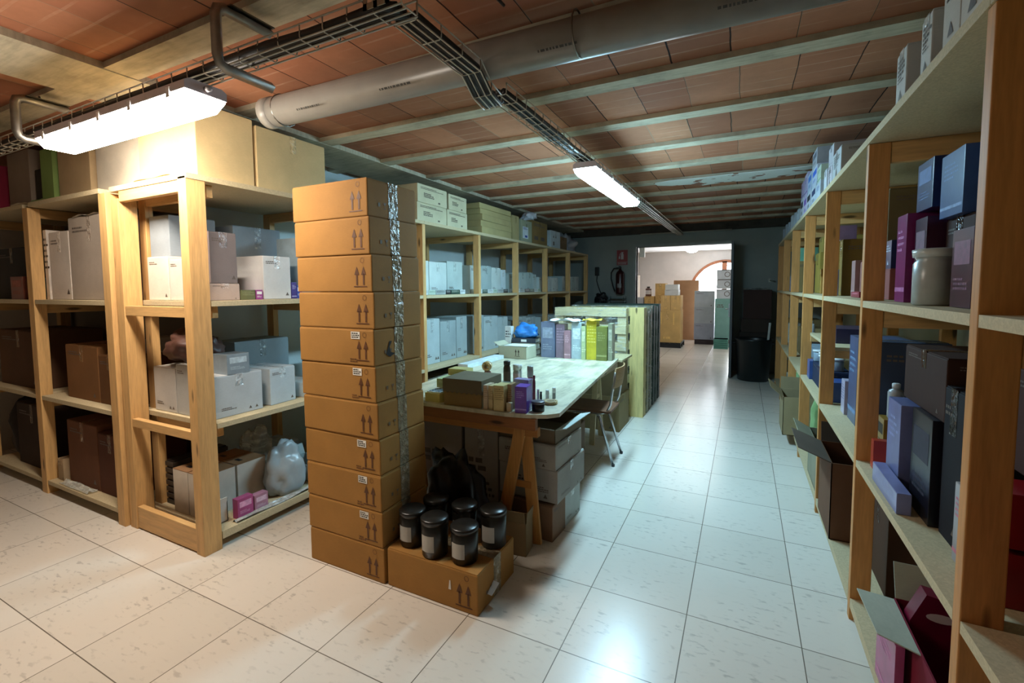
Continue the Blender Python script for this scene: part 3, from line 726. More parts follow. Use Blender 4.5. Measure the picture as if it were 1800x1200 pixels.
MB().lathe([(.02, -.018), (.036, -.018), (.036, .018), (.02, .018), (.02, -.018)], 20).build('tape_winding', tape('C0A070'), t).location = (.01, 0, .1)
t.children[-1].rotation_euler = (PI/2, 0, 0); t.children[-1].location = (.01, 0, .125)
MB().tube([(.04+.035*math.sin(a), 0, .0355+.032*math.cos(a)) for a in [PI*i/10 for i in range(11)]], .003, 6).build('wire_loop', plain('2E2A26'), t)
# yellow organiser and pads at the left of the near end
t = thing('yellow_bin', 'yellow plastic bin holding a white keypad between the tall stack and the carton', 'bin', (-1.725, 2.43, TZ))
m = MB(); m.prism([(-.06, -.09), (.05, -.09), (.065, -.06), (.065, .09), (-.06, .09)], 0, .055); m.build('bin_body', plain('C8BC78', .4), t)
MB().box(-.05, .05, -.08, .03, .055, .062).build('keypad', plain('D8DCD8'), t)
m = MB()
for i in range(4):
    for j in range(3): m.box(-.042+.023*i, -.027+.023*i, -.072+.03*j, -.052+.03*j, .062, .065)
m.build('keys', plain('6A7880'), t)
pack('pale green paper pad block on the yellow bin', -1.785, -1.67, 2.46, 2.60, TZ+.0665, .055, 'B4C48C', '-y', .1, 'pad_block', panel='D8E0B8', style=1)
pack('yellow carton standing behind the pale green pad block', -1.80, -1.66, 2.62, 2.72, TZ, .16, 'C4B878', '-y', .05, 'small_carton', panel='A89C60', style=2)
# far end of the table
oc = open_carton('low pale carton with two printed arrows at the far left of the table', -2.22, -1.90, 4.14, 4.36, TZ, .12, 'B4B29A', {'-x': (.07, 60)}, -.06, {'-y': lambda k, a, h: k.arrows(a*.68, h*.2, h*.6)})
tag(MB().box(-.11, .16, -.09, .10, 0, .006, .001).build('paper_sheets', plain('E4E8E0'), None, (-2.06, 4.25, TZ+.121)), 'white paper sheets lying on the low pale carton', 'paper')
for i, (c, nm) in enumerate((('3A4650', 'dark grey ring binder at the bottom of the binder pile'), ('B8B09A', 'beige file box in the middle of the binder pile'), ('2C3440', 'navy ring binder near the top of the binder pile'))):
    hh = (.06, .07, .05)[i]; z0 = TZ+.0005+sum((.06, .07, .05)[:i])
    t = thing('file_binder', nm, 'binder', (-2.06, 4.42, z0+.12), .05*i, 'binders piled behind the low pale carton')
    t.location = (-2.06, 4.455, z0)
    MB().box(-.13, .13, -.065, .10, 0, .004, .001).box(-.13, .13, -.065, .10, hh-.004, hh, .001).box(-.13, .13, -.069, -.065, 0, hh).build('cover', plain(c), t)
    MB().box(-.12, .12, -.06, .095, .006, hh-.006).build('pages', plain('DDDCD2'), t)
    MB().box(-.03, .03, -.0705, -.0692, hh*.25, hh*.75).build('spine_label', plain('E4E4E0'), t)
pack('white upright pack with a dark pattern beside the binder pile', -2.27, -2.20, 4.38, 4.45, TZ, .30, 'DADCDA', '-y', 0, 'small_pack', panel='1E2430', style=3)
blob('blue_bag', 'bright blue plastic bag draped on the binder pile', 'bag', (-2.05, 4.46, TZ+.182), (.14, .07, .085), glossy('2F7CC8', .4), .55, 12)
far = [('grey-blue bag-like pack', -1.845, -1.70, .36, '76809A', '9AA4B8'), ('mauve grey pack', -1.69, -1.60, .34, '8E7A8C', 'B49AAE'), ('pink pack', -1.595, -1.53, .28, 'B48A96', 'D8B4C0'),
       ('pale blue-white pack', -1.525, -1.42, .36, 'B4C8D0', 'D8E6EA'), ('pale green pack', -1.415, -1.375, .33, 'C0D0A0', 'DDE6C4'), ('yellow pouch', -1.37, -1.27, .38, 'D2C43A', 'E6DC70'),
       ('olive green pack', -1.265, -1.16, .33, '7C8244', '9CA068'), ('grey-beige pack', -1.155, -1.115, .36, '9A9C84', 'B8BAA4')]
for i, (nm, a, b, h, c, p) in enumerate(far):
    pack(nm+' in the row at the far end of the work table', a, b, 4.36+.02*(i % 2), 4.49, TZ, h, c, '-y', 0, 'standing_pack', group='packs in a row at the far end of the table', panel=p, style=(0, 2, 1, 0)[i % 4])
def sheet(name, label, cat, c, s, mat, seed=1, amp=.012, rz=0):
    rnd = random.Random(seed); n = 10; vs = []; fs = []
    ph = [rnd.uniform(0, 6) for _ in range(4)]
    for i in range(n+1):
        for j in range(n+1):
            u, v = i/n-.5, j/n-.5; q = amp*(math.sin(u*9+ph[0])*math.cos(v*7+ph[1])+math.sin(v*13+ph[2])*.4)
            vs.append((u*s[0], v*s[1], q+amp*1.4))
    for i in range(n):
        for j in range(n): a = i*(n+1)+j; fs.append((a, a+n+1, a+n+2, a+1))
    k = len(vs); vs += [(x, y, z-.003) for x, y, z in vs]; fs += [tuple(q+k for q in f)[::-1] for f in fs]
    o = MB().add(vs, fs, True).build(name, mat, None, c); o.rotation_euler = (0, 0, rz); return tag(o, label, cat)
sheet('plastic_sleeve', 'crumpled white plastic sleeve lying on top of the row of packs', 'plastic sleeve', (-1.60, 4.43, TZ+.362), (.32, .16), plain('E2E8EA', .2), 3, .014)
sheet('yellow_envelope', 'yellow padded envelope lying on top of the yellow pouch', 'envelope', (-1.32, 4.43, TZ+.382), (.17, .16), plain('DCC850', .3), 5, .008)
pack('long flat white box lying along the left edge of the work table', -2.255, -2.15, 3.45, 4.10, TZ, .035, 'D4E0E2', '+x', -.03, 'long_box', panel='B8C8CC', style=1)
t = thing('papers', 'loose flattened sheets near the far packs on the table', 'paper', (-1.58, 4.22, TZ)); MB().box(-.14, .0, -.03, .04, 0, .003).build('sheet', plain('DADCC4'), t); MB().box(.02, .15, -.05, .02, 0, .002).build('sheet', plain('D0D2BC'), t)

# ================================================================== under the table
def big_print(k, a, h): k.lines(a*.12, h*.62, a*.35, 2, h*.05, h*.03); k.lines(a*.5, h*.4, a*.35, 3, h*.03, h*.03); k.tri(a*.8, h*.1, h*.14)
carton('big grey-white printed carton under the near left of the table', -1.98, -1.62, 2.50, 2.90, 0, .63, '9C948E', 0, 'x', {'-y': big_print, '+x': big_print})
carton('big grey-white printed carton under the table just behind the trestle leg', -1.60, -1.36, 2.50, 2.90, 0, .62, 'A29A92', .03, 'y', {'-y': big_print, '+x': big_print})
open_carton('small brown open carton with torn flaps on the floor beside the near trestle', -1.235, -1.055, 2.25, 2.37, 0, .19, '8E7654', {'-y': (.07, 12), '+x': (.06, 5), '-x': (.06, 8)}, .1)
ub = [('lowest of the pile under the right table edge, with a dark brown end', 0, .23, 'B2A698', 2.47), ('second from the floor in the pile under the right table edge', .2305, .22, 'B0B0A8', 2.5), ]
carton('dark brown low carton on the floor at the near end of the white pile', -1.24, -.965, 2.47, 2.66, 0, .215, '8C6E56', -.06, 'y', {'+x': shelf_print})
carton('worn white carton on the floor at the far end of the white pile', -1.32, -.96, 2.675, 2.93, 0, .225, 'BEC2BC', -.06, 'x', {'+x': tri_marks})
carton('white carton on the second layer of the pile under the right table edge', -1.33, -.935, 2.49, 2.93, .2275, .20, 'A8A49C', -.05, 'x', {'+x': tri_marks, '-y': big_print})
carton('white carton on the third layer of the pile under the right table edge', -1.33, -.945, 2.48, 2.90, .429, .15, 'AAA69C', -.05, 'x', {'+x': shelf_print, '-y': big_print})
open_carton('open carton with pale flaps on top of the pile under the table', -1.34, -.955, 2.50, 2.92, .5805, .085, '7E6E58', {'+x': (.07, 75), '-y': (.06, 70)}, -.05, flapcol='C4CCC8')
carton('brown carton with printed side under the chair seat', -1.62, -1.17, 3.36, 3.72, 0, .38, '6E5642', .02, 'x', {'-y': big_print, '+x': tri_marks})
carton('white carton with dark marks on the floor beneath the chair', -1.85, -1.45, 3.80, 4.12, 0, .30, 'B8BAB0', .02, 'x', {'-y': tri_marks, '+x': tri_marks})
carton('lower brown carton on the floor beneath the far end of the table', -1.74, -1.115, 4.70, 5.14, 0, .37, '8E7C58', 0, 'x', {'-y': shelf_print, '+x': shelf_print})
carton('upper brown carton stacked beneath the far end of the table', -1.72, -1.13, 4.71, 5.13, .371, .365, '7E6E50', .01, 'x', {'-y': lambda k, a, h: [k.tri(a*.25, h*.25, .07), k.tri(a*.33, h*.15, .06)]})
tag(MB().box(-1.30, -1.085, 4.68, 5.15, .737, .758, .002).build('wooden_board', wood('C2B48C', 'y')), 'pale wooden board lying on the brown cartons beyond the table', 'board')

# ================================================================== chair
t = thing('chair', 'chrome tube chair with a brown plywood seat pushed against the right side of the table', 'chair', (-1.16, 3.93, 0), .03)
CH = metal('C4C8CA', .22)
m = MB().prism([(-.21, -.17), (-.19, -.2), (.17, -.19), (.19, -.16), (.19, .16), (.17, .19), (-.19, .2), (-.21, .17)], .45, .466); m.build('seat', wood('6A4630', 'x', 0), t)
m = MB(); vs = []; n = 8
for k_ in range(2):
    for i in range(n+1):
        y = -.18+.36*i/n; bow = .03*(1-(2*i/n-1)**2)
        for z_, lean in ((.66, 0), (.74, .014), (.80, .02), (.83, .022)): vs.append((.20+bow+lean+.011*k_, y*(1 if z_ < .82 else .9), z_))
fs = []
for i in range(n):
    for j in range(3): a = i*4+j; fs += [(a, a+1, a+5, a+4), (a+36, a+40, a+41, a+37)]
for i in range(n):
    for a in (i*4, i*4+3): fs.append((a, a+4, a+40, a+36))
for a in (0, n*4):
    for j in range(3): fs.append((a+j, a+j+36, a+j+37, a+j+1))
MB().add(vs, fs).build('backrest', wood('A8865C', 'y', 0), t)
for s in (-1, 1):
    MB().tube([(-.19, s*.165, .44), (.1, s*.165, .44), (.155, s*.165, .455), (.185, s*.165, .52), (.205, s*.17, .66), (.228, s*.172, .80)], .011, 10).build('back_frame', CH, t)
    MB().tube([(.06, s*.15, .438), (.09, s*.15, .40), (.21, s*.165, .012)], .011, 10).build('leg', CH, t)
    MB().tube([(-.12, s*.15, .438), (-.15, s*.15, .40), (-.23, s*.165, .012)], .011, 10).build('leg', CH, t)
    for x in (.212, -.232): MB().lathe([(.014, 0), (.015, .02), (.012, .022)], 12).build('rubber_foot', plain('1E1E1E'), t).location = (x, s*.1655, 0)

# ================================================================== pallets stood on edge
def upright_pallet(label, y, col, x0=-2.0, x1=-1.0, H=1.265, th=.135, wrap=False, lean=0):
    """full pallet standing on its long edge: two faces of boards with runners between"""
    cx = (x0+x1)/2; W = x1-x0
    t = thing('standing_pallet', label, 'pallet', (cx, y+th/2, 0), lean, 'pallets stood on edge beyond the table')
    for yy in (-th/2, th/2-.02):
        for i in range(7):
            z0 = .0+i*(H-.10)/6
            MB().box(-W/2+.001, W/2-.001, yy, yy+.02, z0, z0+.098, .003).build('slat', wood(col, 'x', 0), t)
    for xx in (-W/2, -.05, W/2-.10):
        MB().box(xx, xx+.10, -th/2+.021, th/2-.021, .001, H-.003, .003).build('runner', wood(col, 'z', 1), t)
    if wrap:
        m = MB(); e = .006
        m.box(-W/2-e, W/2+e, -th/2-e, th/2+e, H*.02, H+.004, .012); m.build('film', film(.05), t)
    return t
upright_pallet('film-wrapped pale pallet standing on edge right behind the table packs', 5.20, 'D0C49A', -2.02, -1.17, wrap=True)
upright_pallet('clean pale pine pallet on edge whose broad end board faces the camera', 5.385, 'CDBB7E')
tag(MB().box(-1.158, -1.0, 5.352, 5.374, .0, 1.262, .003).build('wooden_plank', wood('D2BC7C', 'z')), 'clean pale wooden plank upright against the first row of pallets', 'plank')
upright_pallet('weathered grey-green pallet wrapped in clear film, second behind the clean one', 5.57, '8E8860', wrap=True, H=1.25)
upright_pallet('stained olive pallet wrapped in clear film, in the middle of the row', 5.76, '6E6C4E', wrap=True, H=1.27)
upright_pallet('dark green painted pallet, second from the doorway end', 6.0, '33493E', H=1.27)
upright_pallet('dark green painted pallet at the doorway end of the row', 6.38, '2C4238', H=1.275, th=.15)
upright_pallet('dark green painted pallet, third from the doorway end, slimmer than its neighbours', 6.19, '3A5244', H=1.25)

# ================================================================== on top of run A
T3 = 2.126
carton('tall cream carton on the front corner of the left shelving top', -3.28, -2.70, 1.55, 1.885, T3, .40, 'D8BE8C', 0, 'y')
carton('long cream carton with loose tape strips next to the corner carton on the shelving top', -3.25, -2.69, 1.90, 2.42, T3, .375, 'D0B888', 0, 'x')
carton('grey-blue carton behind the long cream carton on the shelving top', -3.30, -2.98, 2.46, 2.62, T3, .36, '9AA4A0', 0, 'x')
sheet('folded_cardboard', 'flattened pale cardboard sheet lying by the corner carton', 'cardboard sheet', (-3.02, 1.51, T3), (.36, .07), card('D8C090'), 8, .004)
for i, (y0, y1, z0, h, s_) in enumerate(((3.46, 3.93, T3, .17, 'lower left'), (3.94, 4.32, T3, .17, 'lower right'), (3.47, 3.94, T3+.1715, .168, 'upper left'), (3.97, 4.31, T3+.1715, .158, 'upper right'))):
    carton('cream printed carton at the %s of the block of four on the shelving top' % s_, -3.12, -2.69, y0, y1, z0, h, 'C8C0A0', 0, 'y', {'+x': lambda k, a, h_: [k.lines(a*.1, h_*.82, a*.75, 2, h_*.04, h_*.03), k.lines(a*.2, h_*.5, a*.3, 3, h_*.06, h_*.03), k.rect(a*.68, h_*.12, a*.07, h_*.09)]}, 'block of four cream cartons')
zz = T3
for i, (h, dy) in enumerate(((.085, 0), (.07, .01), (.07, .02), (.06, .0), (.06, -.02))):
    carton('flat tan carton, %s of the flat stack on the shelving top' % ['lowest', 'second from the bottom', 'middle one', 'second from the top', 'topmost'][i], -3.25, -2.70+random.uniform(-.02, 0), 4.64+dy, 5.42+dy, zz, h, 'B4A574', random.uniform(-.02, .02), 'y', None, 'flat cartons stacked on the shelving top')
    zz += h+.0008
carton('tan carton on end beside the flat stack', -3.2, -2.71, 5.46, 5.66, T3, .32, 'AE9F70', 0, 'x')
t = carton('pale grey-green carton with a white and blue label on the shelving top', -3.15, -2.71, 5.72, 6.08, T3, .30, 'A0A48A', 0, 'x')
k = Marks(face_fn('+x', .44, .36, .30, .002)); k.rect(.05, .05, .18, .16); l = k.build('shipping_label', plain('D8E2EA'), t); k = Marks(face_fn('+x', .44, .36, .30, .003)); k.rect(.12, .065, .08, .03); k.lines(.07, .19, .13, 2); k.build('label_print', ink('2A4A9A'), l)
t = carton('brown carton with black printed blocks under the crumpled white film', -3.2, -2.72, 6.12, 6.68, T3, .34, '8E7448', 0, 'x', {'+x': lambda k, a, h: [k.rect(a*.12, h*.2, a*.25, h*.16), k.rect(a*.55, h*.2, a*.25, h*.16), k.lines(a*.1, h*.85, a*.7, 2, h*.04)]})
blob('crumpled_film', 'small crumpled white film on the brown carton with printed blocks', 'plastic film', (-2.82, 6.22, T3+.341), (.09, .11, .07), plain('DADCE4', .3), .7, 3)
carton('white carton with dark symbols near the far end of the shelving top', -3.1, -2.71, 6.82, 7.22, T3, .27, 'C8D2D6', 0, 'x', {'+x': lambda k, a, h: [k.tri(a*.25, h*.6, .05), k.tri(a*.5, h*.6, .05), k.rect(a*.2, h*.15, a*.14, h*.22)], '-y': tri_marks})
carton('brown carton right of the white carton with dark symbols', -3.15, -2.74, 7.26, 7.62, T3, .22, '7C6448', 0, 'x')
blob('white_bag', 'large crumpled white plastic bag at the far end of the shelving top', 'bag', (-2.95, 8.16, T3), (.15, .30, .19), plain('A8A8AC', .35), .8, 21)
carton('dark brown carton behind the white bag at the far end of the shelving top', -3.42, -3.22, 7.75, 8.3, T3, .33, '5E5040', 0, 'x')

# ================================================================== on top of run B (far left)
carton('big white carton glaring behind the bright luminaire', -3.92, -3.34, 1.60, 2.0, T3, .42, 'E6DCC8', 0, 'x')
carton('cream carton second to the left behind the bright luminaire', -4.42, -3.96, 1.58, 1.98, T3, .38, 'C8AE86', 0, 'x')
carton('bright green carton on the far left shelving top', -4.64, -4.45, 1.56, 1.95, T3, .40, '8CA860', 0, 'x')
carton('black narrow carton beside the bright green one', -4.80, -4.66, 1.58, 1.9, T3, .28, '3A342C', 0, 'x')
carton('grey-beige carton near the left edge of the far left shelving top', -5.22, -4.83, 1.56, 1.96, T3, .44, 'A08E7C', 0, 'x')
carton('crimson carton at the left picture edge on the shelving top', -5.55, -5.26, 1.5, 1.92, T3, .36, '9A2A44', 0, 'x')
sheet('cardboard_sheet', 'pale flattened cardboard sheet sticking out over the far left shelving top', 'cardboard sheet', (-4.72, 1.49, T3), (.26, .09), card('C4B498'), 18, .003)
sheet('green_card', 'small green card sticking out over the far left shelving top', 'cardboard sheet', (-4.40, 1.49, T3), (.22, .08), card('8CA068'), 19, .003)

# ================================================================== shelf contents
def fill(t_where, rows, ax='y', grp=None):
    """rows: (desc, a0, a1, front, depth, z0, h, colour, kind, extra)"""
    pass
Z1, Z2, Z3 = .7362, 1.4362, 2.126
def A_(desc, y0, y1, z0, h, col, kind='carton', xf=-2.76, dp=.35, where='', **kw):
    lab = desc+(' '+where if where else '')
    if kind == 'carton': return carton(lab, xf-dp, xf, y0, y1, z0, h, col, kw.pop('rz', 0), kw.pop('tp', 'x'), kw.pop('marks', {'+x': shelf_print}), kw.get('group'))
    return pack(lab, xf-dp, xf, y0, y1, z0, h, col, '+x', kw.pop('rz', 0), kw.pop('name', 'product_box'), group=kw.get('group'), panel=kw.get('panel', 'F0EEE8'), style=kw.get('style', 0))
# bay 1, middle shelf
w1 = 'on the middle shelf of the corner bay'
carton('white carton low at the left '+w1, -3.36, -3.13, 1.60, 1.90, Z2, .27, 'D8CCBE', 0, 'x', {'-y': shelf_print})
carton('grey-blue carton resting on the white one '+w1, -3.355, -3.14, 1.62, 1.9, Z2+.2708, .25, '8E969C', 0, 'x')
carton('pale cream carton in the centre '+w1, -3.12, -2.94, 1.60, 1.84, Z2, .25, 'CFC4B8', 0, 'x', {'-y': shelf_print})
carton('tall slate-blue carton at the back '+w1, -3.42, -3.115, 2.0, 2.36, Z2, .50, '8A98A2', 0, 'x')
pack('magenta pack near the corner post '+w1, -2.93, -2.84, 1.60, 1.70, Z2, .075, 'C04A8C', '-y', 0, panel='E8C0D8', style=0)
pack('navy narrow pack leaning near the corner post '+w1, -2.90, -2.85, 1.72, 1.78, Z2, .33, '4A5A74', '-y', 0, panel='8A9AB4', style=1)
A_('pinkish-beige low carton', 1.62, 1.80, Z2, .10, 'BEA89C', where=w1, dp=.07)
A_('grey-brown carton standing on the pinkish-beige one', 1.63, 1.79, Z2+.101, .30, '7E7270', where=w1, dp=.07)
A_('olive low pack', 1.805, 1.90, Z2, .06, '6A6A44', 'pack', where=w1, dp=.2, panel='9A9A70', style=2)
A_('magenta and white small pack', 1.905, 1.95, Z2, .06, 'A04A8E', 'pack', where=w1, dp=.2)
A_('plain white carton', 1.96, 2.16, Z2, .28, 'D4D2D0', where=w1, dp=.3)
A_('first small violet pack', 2.165, 2.205, Z2, .11, '4A3E86', 'pack', where=w1, dp=.2, panel='B8B4D8', style=1)
A_('second small violet-blue pack with a white stripe', 2.207, 2.247, Z2, .09, '3E4A96', 'pack', where=w1, dp=.2, panel='E0E0F0', style=0)
A_('tall pale blue pack', 2.25, 2.30, Z2, .42, 'A0B4BE', 'pack', where=w1, dp=.25, panel='D0DCE2', style=1)
A_('white and teal pack', 2.305, 2.42, Z2, .30, '8CBCC0', 'pack', where=w1, dp=.25, panel='E0ECEC', style=0)
# bay 1, lower shelf
w2_ = 'on the lower shelf of the corner bay'
carton('white carton behind the end frame '+w2_, -3.36, -3.12, 1.60, 1.88, Z1, .28, 'C4C0BA', 0, 'x', {'-y': tri_marks})
carton('grey-white carton beside it '+w2_, -3.11, -2.93, 1.60, 1.88, Z1, .31, 'B4B4B0', 0, 'x', {'-y': shelf_print})
blob('brown_bag', 'dark brown bag slumped over the white cartons '+w2_, 'bag', (-3.14, 1.74, Z1+.312), (.19, .13, .12), plain('4A2E26', .5), .4, 31)
A_('wide white carton', 1.62, 1.92, Z1, .25, 'C0C4C6', where=w2_, dp=.16, marks={'+x': tri_marks})
A_('second white carton leaning forward', 1.97, 2.17, Z1, .24, 'C4CACC', where=w2_, dp=.3, rz=.06, xf=-2.77)
A_('small grey-blue pack on the wide white carton', 1.70, 1.84, Z1+.2508, .12, '8C98A0', 'pack', where=w2_, dp=.14, panel='B8C4CA')
carton('tall grey carton at the back '+w2_, -3.38, -3.12, 1.98, 2.4, Z1, .40, '8C989C', 0, 'x')
A_('low white pack at the far end', 2.24, 2.40, Z1, .10, 'D0DADC', 'pack', where=w2_, dp=.3)
# bay 1, bottom shelf
w0 = 'on the bottom shelf of the corner bay'; Z0 = .101
for i, (x, y, s_) in enumerate(((-3.21, 1.60, 'front left'), (-3.045, 1.60, 'front right'), (-3.21, 1.81, 'back left'), (-3.045, 1.81, 'back right'))):
    t = thing('slotted_box', 'white box with a brown slotted lid, %s of the four behind the end frame' % s_, 'box', (x+.08, y+.10, Z0), 0, 'slotted white boxes')
    MB().box(-.078, .078, -.098, .098, 0, .27, .002).build('box_body', plain('C8BEB0', .6), t); MB().box(-.078, .078, -.098, .098, .27, .274).build('lid', card('8E6A4A'), t)
    MB().box(-.025, .025, -.05, -.025, .274, .2752).build('slot', ink('141010'), t)
open_carton('small white open box in front of the slotted boxes', -2.875, -2.77, 1.585, 1.67, Z0, .12, 'CDC6BC', {'+x': (.03, 10)})
blob('glass_bundle', 'film-wrapped bundle with glints behind the slotted boxes', 'wrapped bundle', (-3.20, 2.16, Z0), (.13, .10, .22), film(.35), .4, 41)
t = thing('bottle_crate', 'dark ribbed plastic crate at the left end behind the end frame', 'crate', (-3.325, 1.70, Z0))
for i in range(7): MB().box(-.045, .045, -.06, .3, i*.042, i*.042+.028, .002).build('crate_rib', plain('3A3028'), t)
MB().box(-.038, .038, -.052, .29, 0, .29).build('crate_body', plain('241C18'), t)
blob('clear_bag', 'big pale plastic bag bulging '+w0, 'bag', (-2.82, 2.10, Z0), (.08, .14, .20), plain('A4ACAE', .3), .35, 51)
A_('magenta pack at the front', 1.70, 1.80, Z0, .12, 'A8487A', 'pack', where=w0, dp=.05, panel='D89ABA', xf=-2.72)
A_('dusky pink pack beside the magenta one', 1.81, 1.90, Z0, .10, 'B07C90', 'pack', where=w0, dp=.05, panel='D8B4C4', xf=-2.72)
sheet('silver_wrap', 'crinkled silver wrapping along the front edge of the bottom corner shelf', 'plastic film', (-2.705, 1.98, Z0+.002), (.05, .62), tape('A8A49C'), 52, .006)
open_carton('grey open carton at the far end of the bottom corner shelf', -3.05, -2.73, 2.28, 2.46, Z0, .12, 'A8B2B0', {'-x': (.08, 20)})
carton('pale carton at the back of the bottom corner shelf', -3.37, -3.12, 2.31, 2.46, Z0, .22, 'B4BABA', 0, 'x')
# bay 2 (mostly behind the tall stack)
carton('pale grey carton half hidden behind the tall stack, middle shelf', -3.2, -2.76, 2.58, 3.0, Z2, .30, 'B4C0C4', 0, 'x')
carton('pale grey carton half hidden behind the tall stack, lower shelf', -3.2, -2.76, 2.58, 3.0, Z1, .30, 'A8B4B8', 0, 'x')
carton('white carton half hidden behind the tall stack, bottom shelf', -3.2, -2.76, 2.6, 3.0, Z0, .30, 'C0C8C8', 0, 'x')
# bays 3..7
def bay_row(bn, y0, y1, seed):
    rnd = random.Random(seed); nm = ['third', 'fourth', 'fifth', 'sixth', 'seventh'][bn]
    grp = 'pale cartons in the %s bay' % nm
    # middle shelf : small boxes in front row + pale cartons behind
    y = y0; i = 0; pos = ['first', 'second', 'third', 'fourth', 'fifth', 'sixth', 'seventh']
    tones = ['C4CECC', 'B8C4C0', 'CED6D2', 'B0BCBA', 'C6D2D6']
    while y < y1-.12 and i < 4:
        wd = min(rnd.uniform(.2, .34), y1-y); h = (.34, .33, .27, .24, .26)[bn]+rnd.uniform(-.03, .02)
        carton('pale carton, %s from the near post, middle shelf, %s left bay' % (pos[i], nm), -3.2, -2.83, y, y+wd-.008, Z2, h, rnd.choice(tones), 0, 'x', {'+x': rnd.choice([tri_marks, shelf_print])}, grp)
        y += wd; i += 1
    y = y0+.0; i = 0
    cols = [('white', 'D8E0E0', '5A6468'), ('black', '2A2E30', 'C8CCC8'), ('white and green', 'C4D4C4', '3A6A4A'), ('dark green', '3A5448', 'D0D8C8'), ('silver', 'A8B0AE', '404848')]
    if bn < 3:
        while y < y1-.06 and i < 6:
            wd = rnd.uniform(.09, .2); nmc, c, p = cols[(i*2+bn) % 5] if i else cols[0]
            pack('flat %s pack, %s in the front row, middle shelf, %s left bay' % (nmc, pos[i], nm), -2.82, -2.755, y, min(y+wd, y1)-.006, Z2, .045 if i else (.05), c, '+x', 0, 'flat_pack', group='flat packs, %s bay' % nm, panel=p, style=2)
            y += wd; i += 1
    # lower shelf
    y = y0; i = 0
    while y < y1-.12 and i < 4 and bn < 5:
        wd = min(rnd.uniform(.22, .36), y1-y); h = (.46, .42, .34, .30, .28)[bn]+rnd.uniform(-.05, .02)
        if bn == 0 and i == 0: y = y0+.11
        carton('grey carton, %s from the near post, lower shelf, %s left bay' % (pos[i], nm), -3.25, -2.80, y, min(y+wd, y1)-.008, Z1, h, rnd.choice(['ACB6B6', 'B6C0C0', '9EA8A8', 'C0CACC']), 0, 'x', {'+x': rnd.choice([tri_marks, shelf_print])}, grp)
        y += wd; i += 1
    # bottom shelf cartons, dim
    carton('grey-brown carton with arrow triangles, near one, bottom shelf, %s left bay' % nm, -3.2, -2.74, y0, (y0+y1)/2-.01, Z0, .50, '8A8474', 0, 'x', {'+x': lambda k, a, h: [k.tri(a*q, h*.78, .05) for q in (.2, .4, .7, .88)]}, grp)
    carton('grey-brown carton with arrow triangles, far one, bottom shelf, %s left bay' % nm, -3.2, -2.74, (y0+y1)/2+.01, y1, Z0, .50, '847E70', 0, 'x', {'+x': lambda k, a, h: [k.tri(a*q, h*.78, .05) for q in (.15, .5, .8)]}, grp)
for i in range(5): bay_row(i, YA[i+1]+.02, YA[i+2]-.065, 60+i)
A_('tall narrow white carton', 3.575, 3.66, Z1, .27, 'D8E6EA', 'pack', where='at the near post on the lower shelf of the third bay', dp=.3, panel='B8CCD4', style=1)
A_('small white box with dark dots', 3.585, 3.645, Z1+.2722, .16, 'D0DCE0', 'pack', where='standing on the tall narrow white carton', dp=.1, panel='2A3038', style=3)

# run B contents (far left)
def B_(lab, x0, x1, z0, h, col, y0=1.53, d=.40, **kw): return carton(lab, x0, x1, y0, y0+d, z0, h, col, kw.get('rz', 0), 'y', kw.get('marks', {'-y': shelf_print}))
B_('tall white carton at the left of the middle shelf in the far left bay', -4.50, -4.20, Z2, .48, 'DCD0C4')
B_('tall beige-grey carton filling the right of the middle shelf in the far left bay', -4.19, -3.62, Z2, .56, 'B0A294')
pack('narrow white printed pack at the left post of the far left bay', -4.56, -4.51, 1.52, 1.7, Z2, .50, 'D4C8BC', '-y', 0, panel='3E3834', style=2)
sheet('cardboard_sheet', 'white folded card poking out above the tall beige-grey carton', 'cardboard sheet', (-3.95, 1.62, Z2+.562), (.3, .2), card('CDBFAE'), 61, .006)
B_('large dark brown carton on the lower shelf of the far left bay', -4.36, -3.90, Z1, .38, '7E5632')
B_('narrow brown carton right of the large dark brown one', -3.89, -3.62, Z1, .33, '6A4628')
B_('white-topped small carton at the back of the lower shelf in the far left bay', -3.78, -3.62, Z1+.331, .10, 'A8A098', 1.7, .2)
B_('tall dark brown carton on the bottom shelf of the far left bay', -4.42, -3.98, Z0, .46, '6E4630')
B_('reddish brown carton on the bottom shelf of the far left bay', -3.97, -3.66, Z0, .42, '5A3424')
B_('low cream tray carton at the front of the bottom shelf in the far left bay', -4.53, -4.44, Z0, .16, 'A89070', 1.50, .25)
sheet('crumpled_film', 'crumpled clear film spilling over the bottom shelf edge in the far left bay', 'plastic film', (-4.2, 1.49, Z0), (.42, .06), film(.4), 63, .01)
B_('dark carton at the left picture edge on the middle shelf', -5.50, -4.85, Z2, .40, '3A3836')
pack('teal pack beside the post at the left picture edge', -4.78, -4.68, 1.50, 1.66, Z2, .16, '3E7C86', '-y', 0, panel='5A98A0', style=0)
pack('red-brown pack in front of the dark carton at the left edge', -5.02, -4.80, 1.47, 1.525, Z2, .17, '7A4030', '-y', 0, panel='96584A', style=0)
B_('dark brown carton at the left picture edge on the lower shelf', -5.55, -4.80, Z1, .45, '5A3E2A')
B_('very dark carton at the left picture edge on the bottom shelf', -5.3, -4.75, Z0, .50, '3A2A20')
blob('dark_bag', 'dark cloth bag on the bottom shelf at the left picture edge', 'bag', (-5.48, 1.70, Z0), (.14, .15, .3), plain('2A211C', .7), .3, 66)

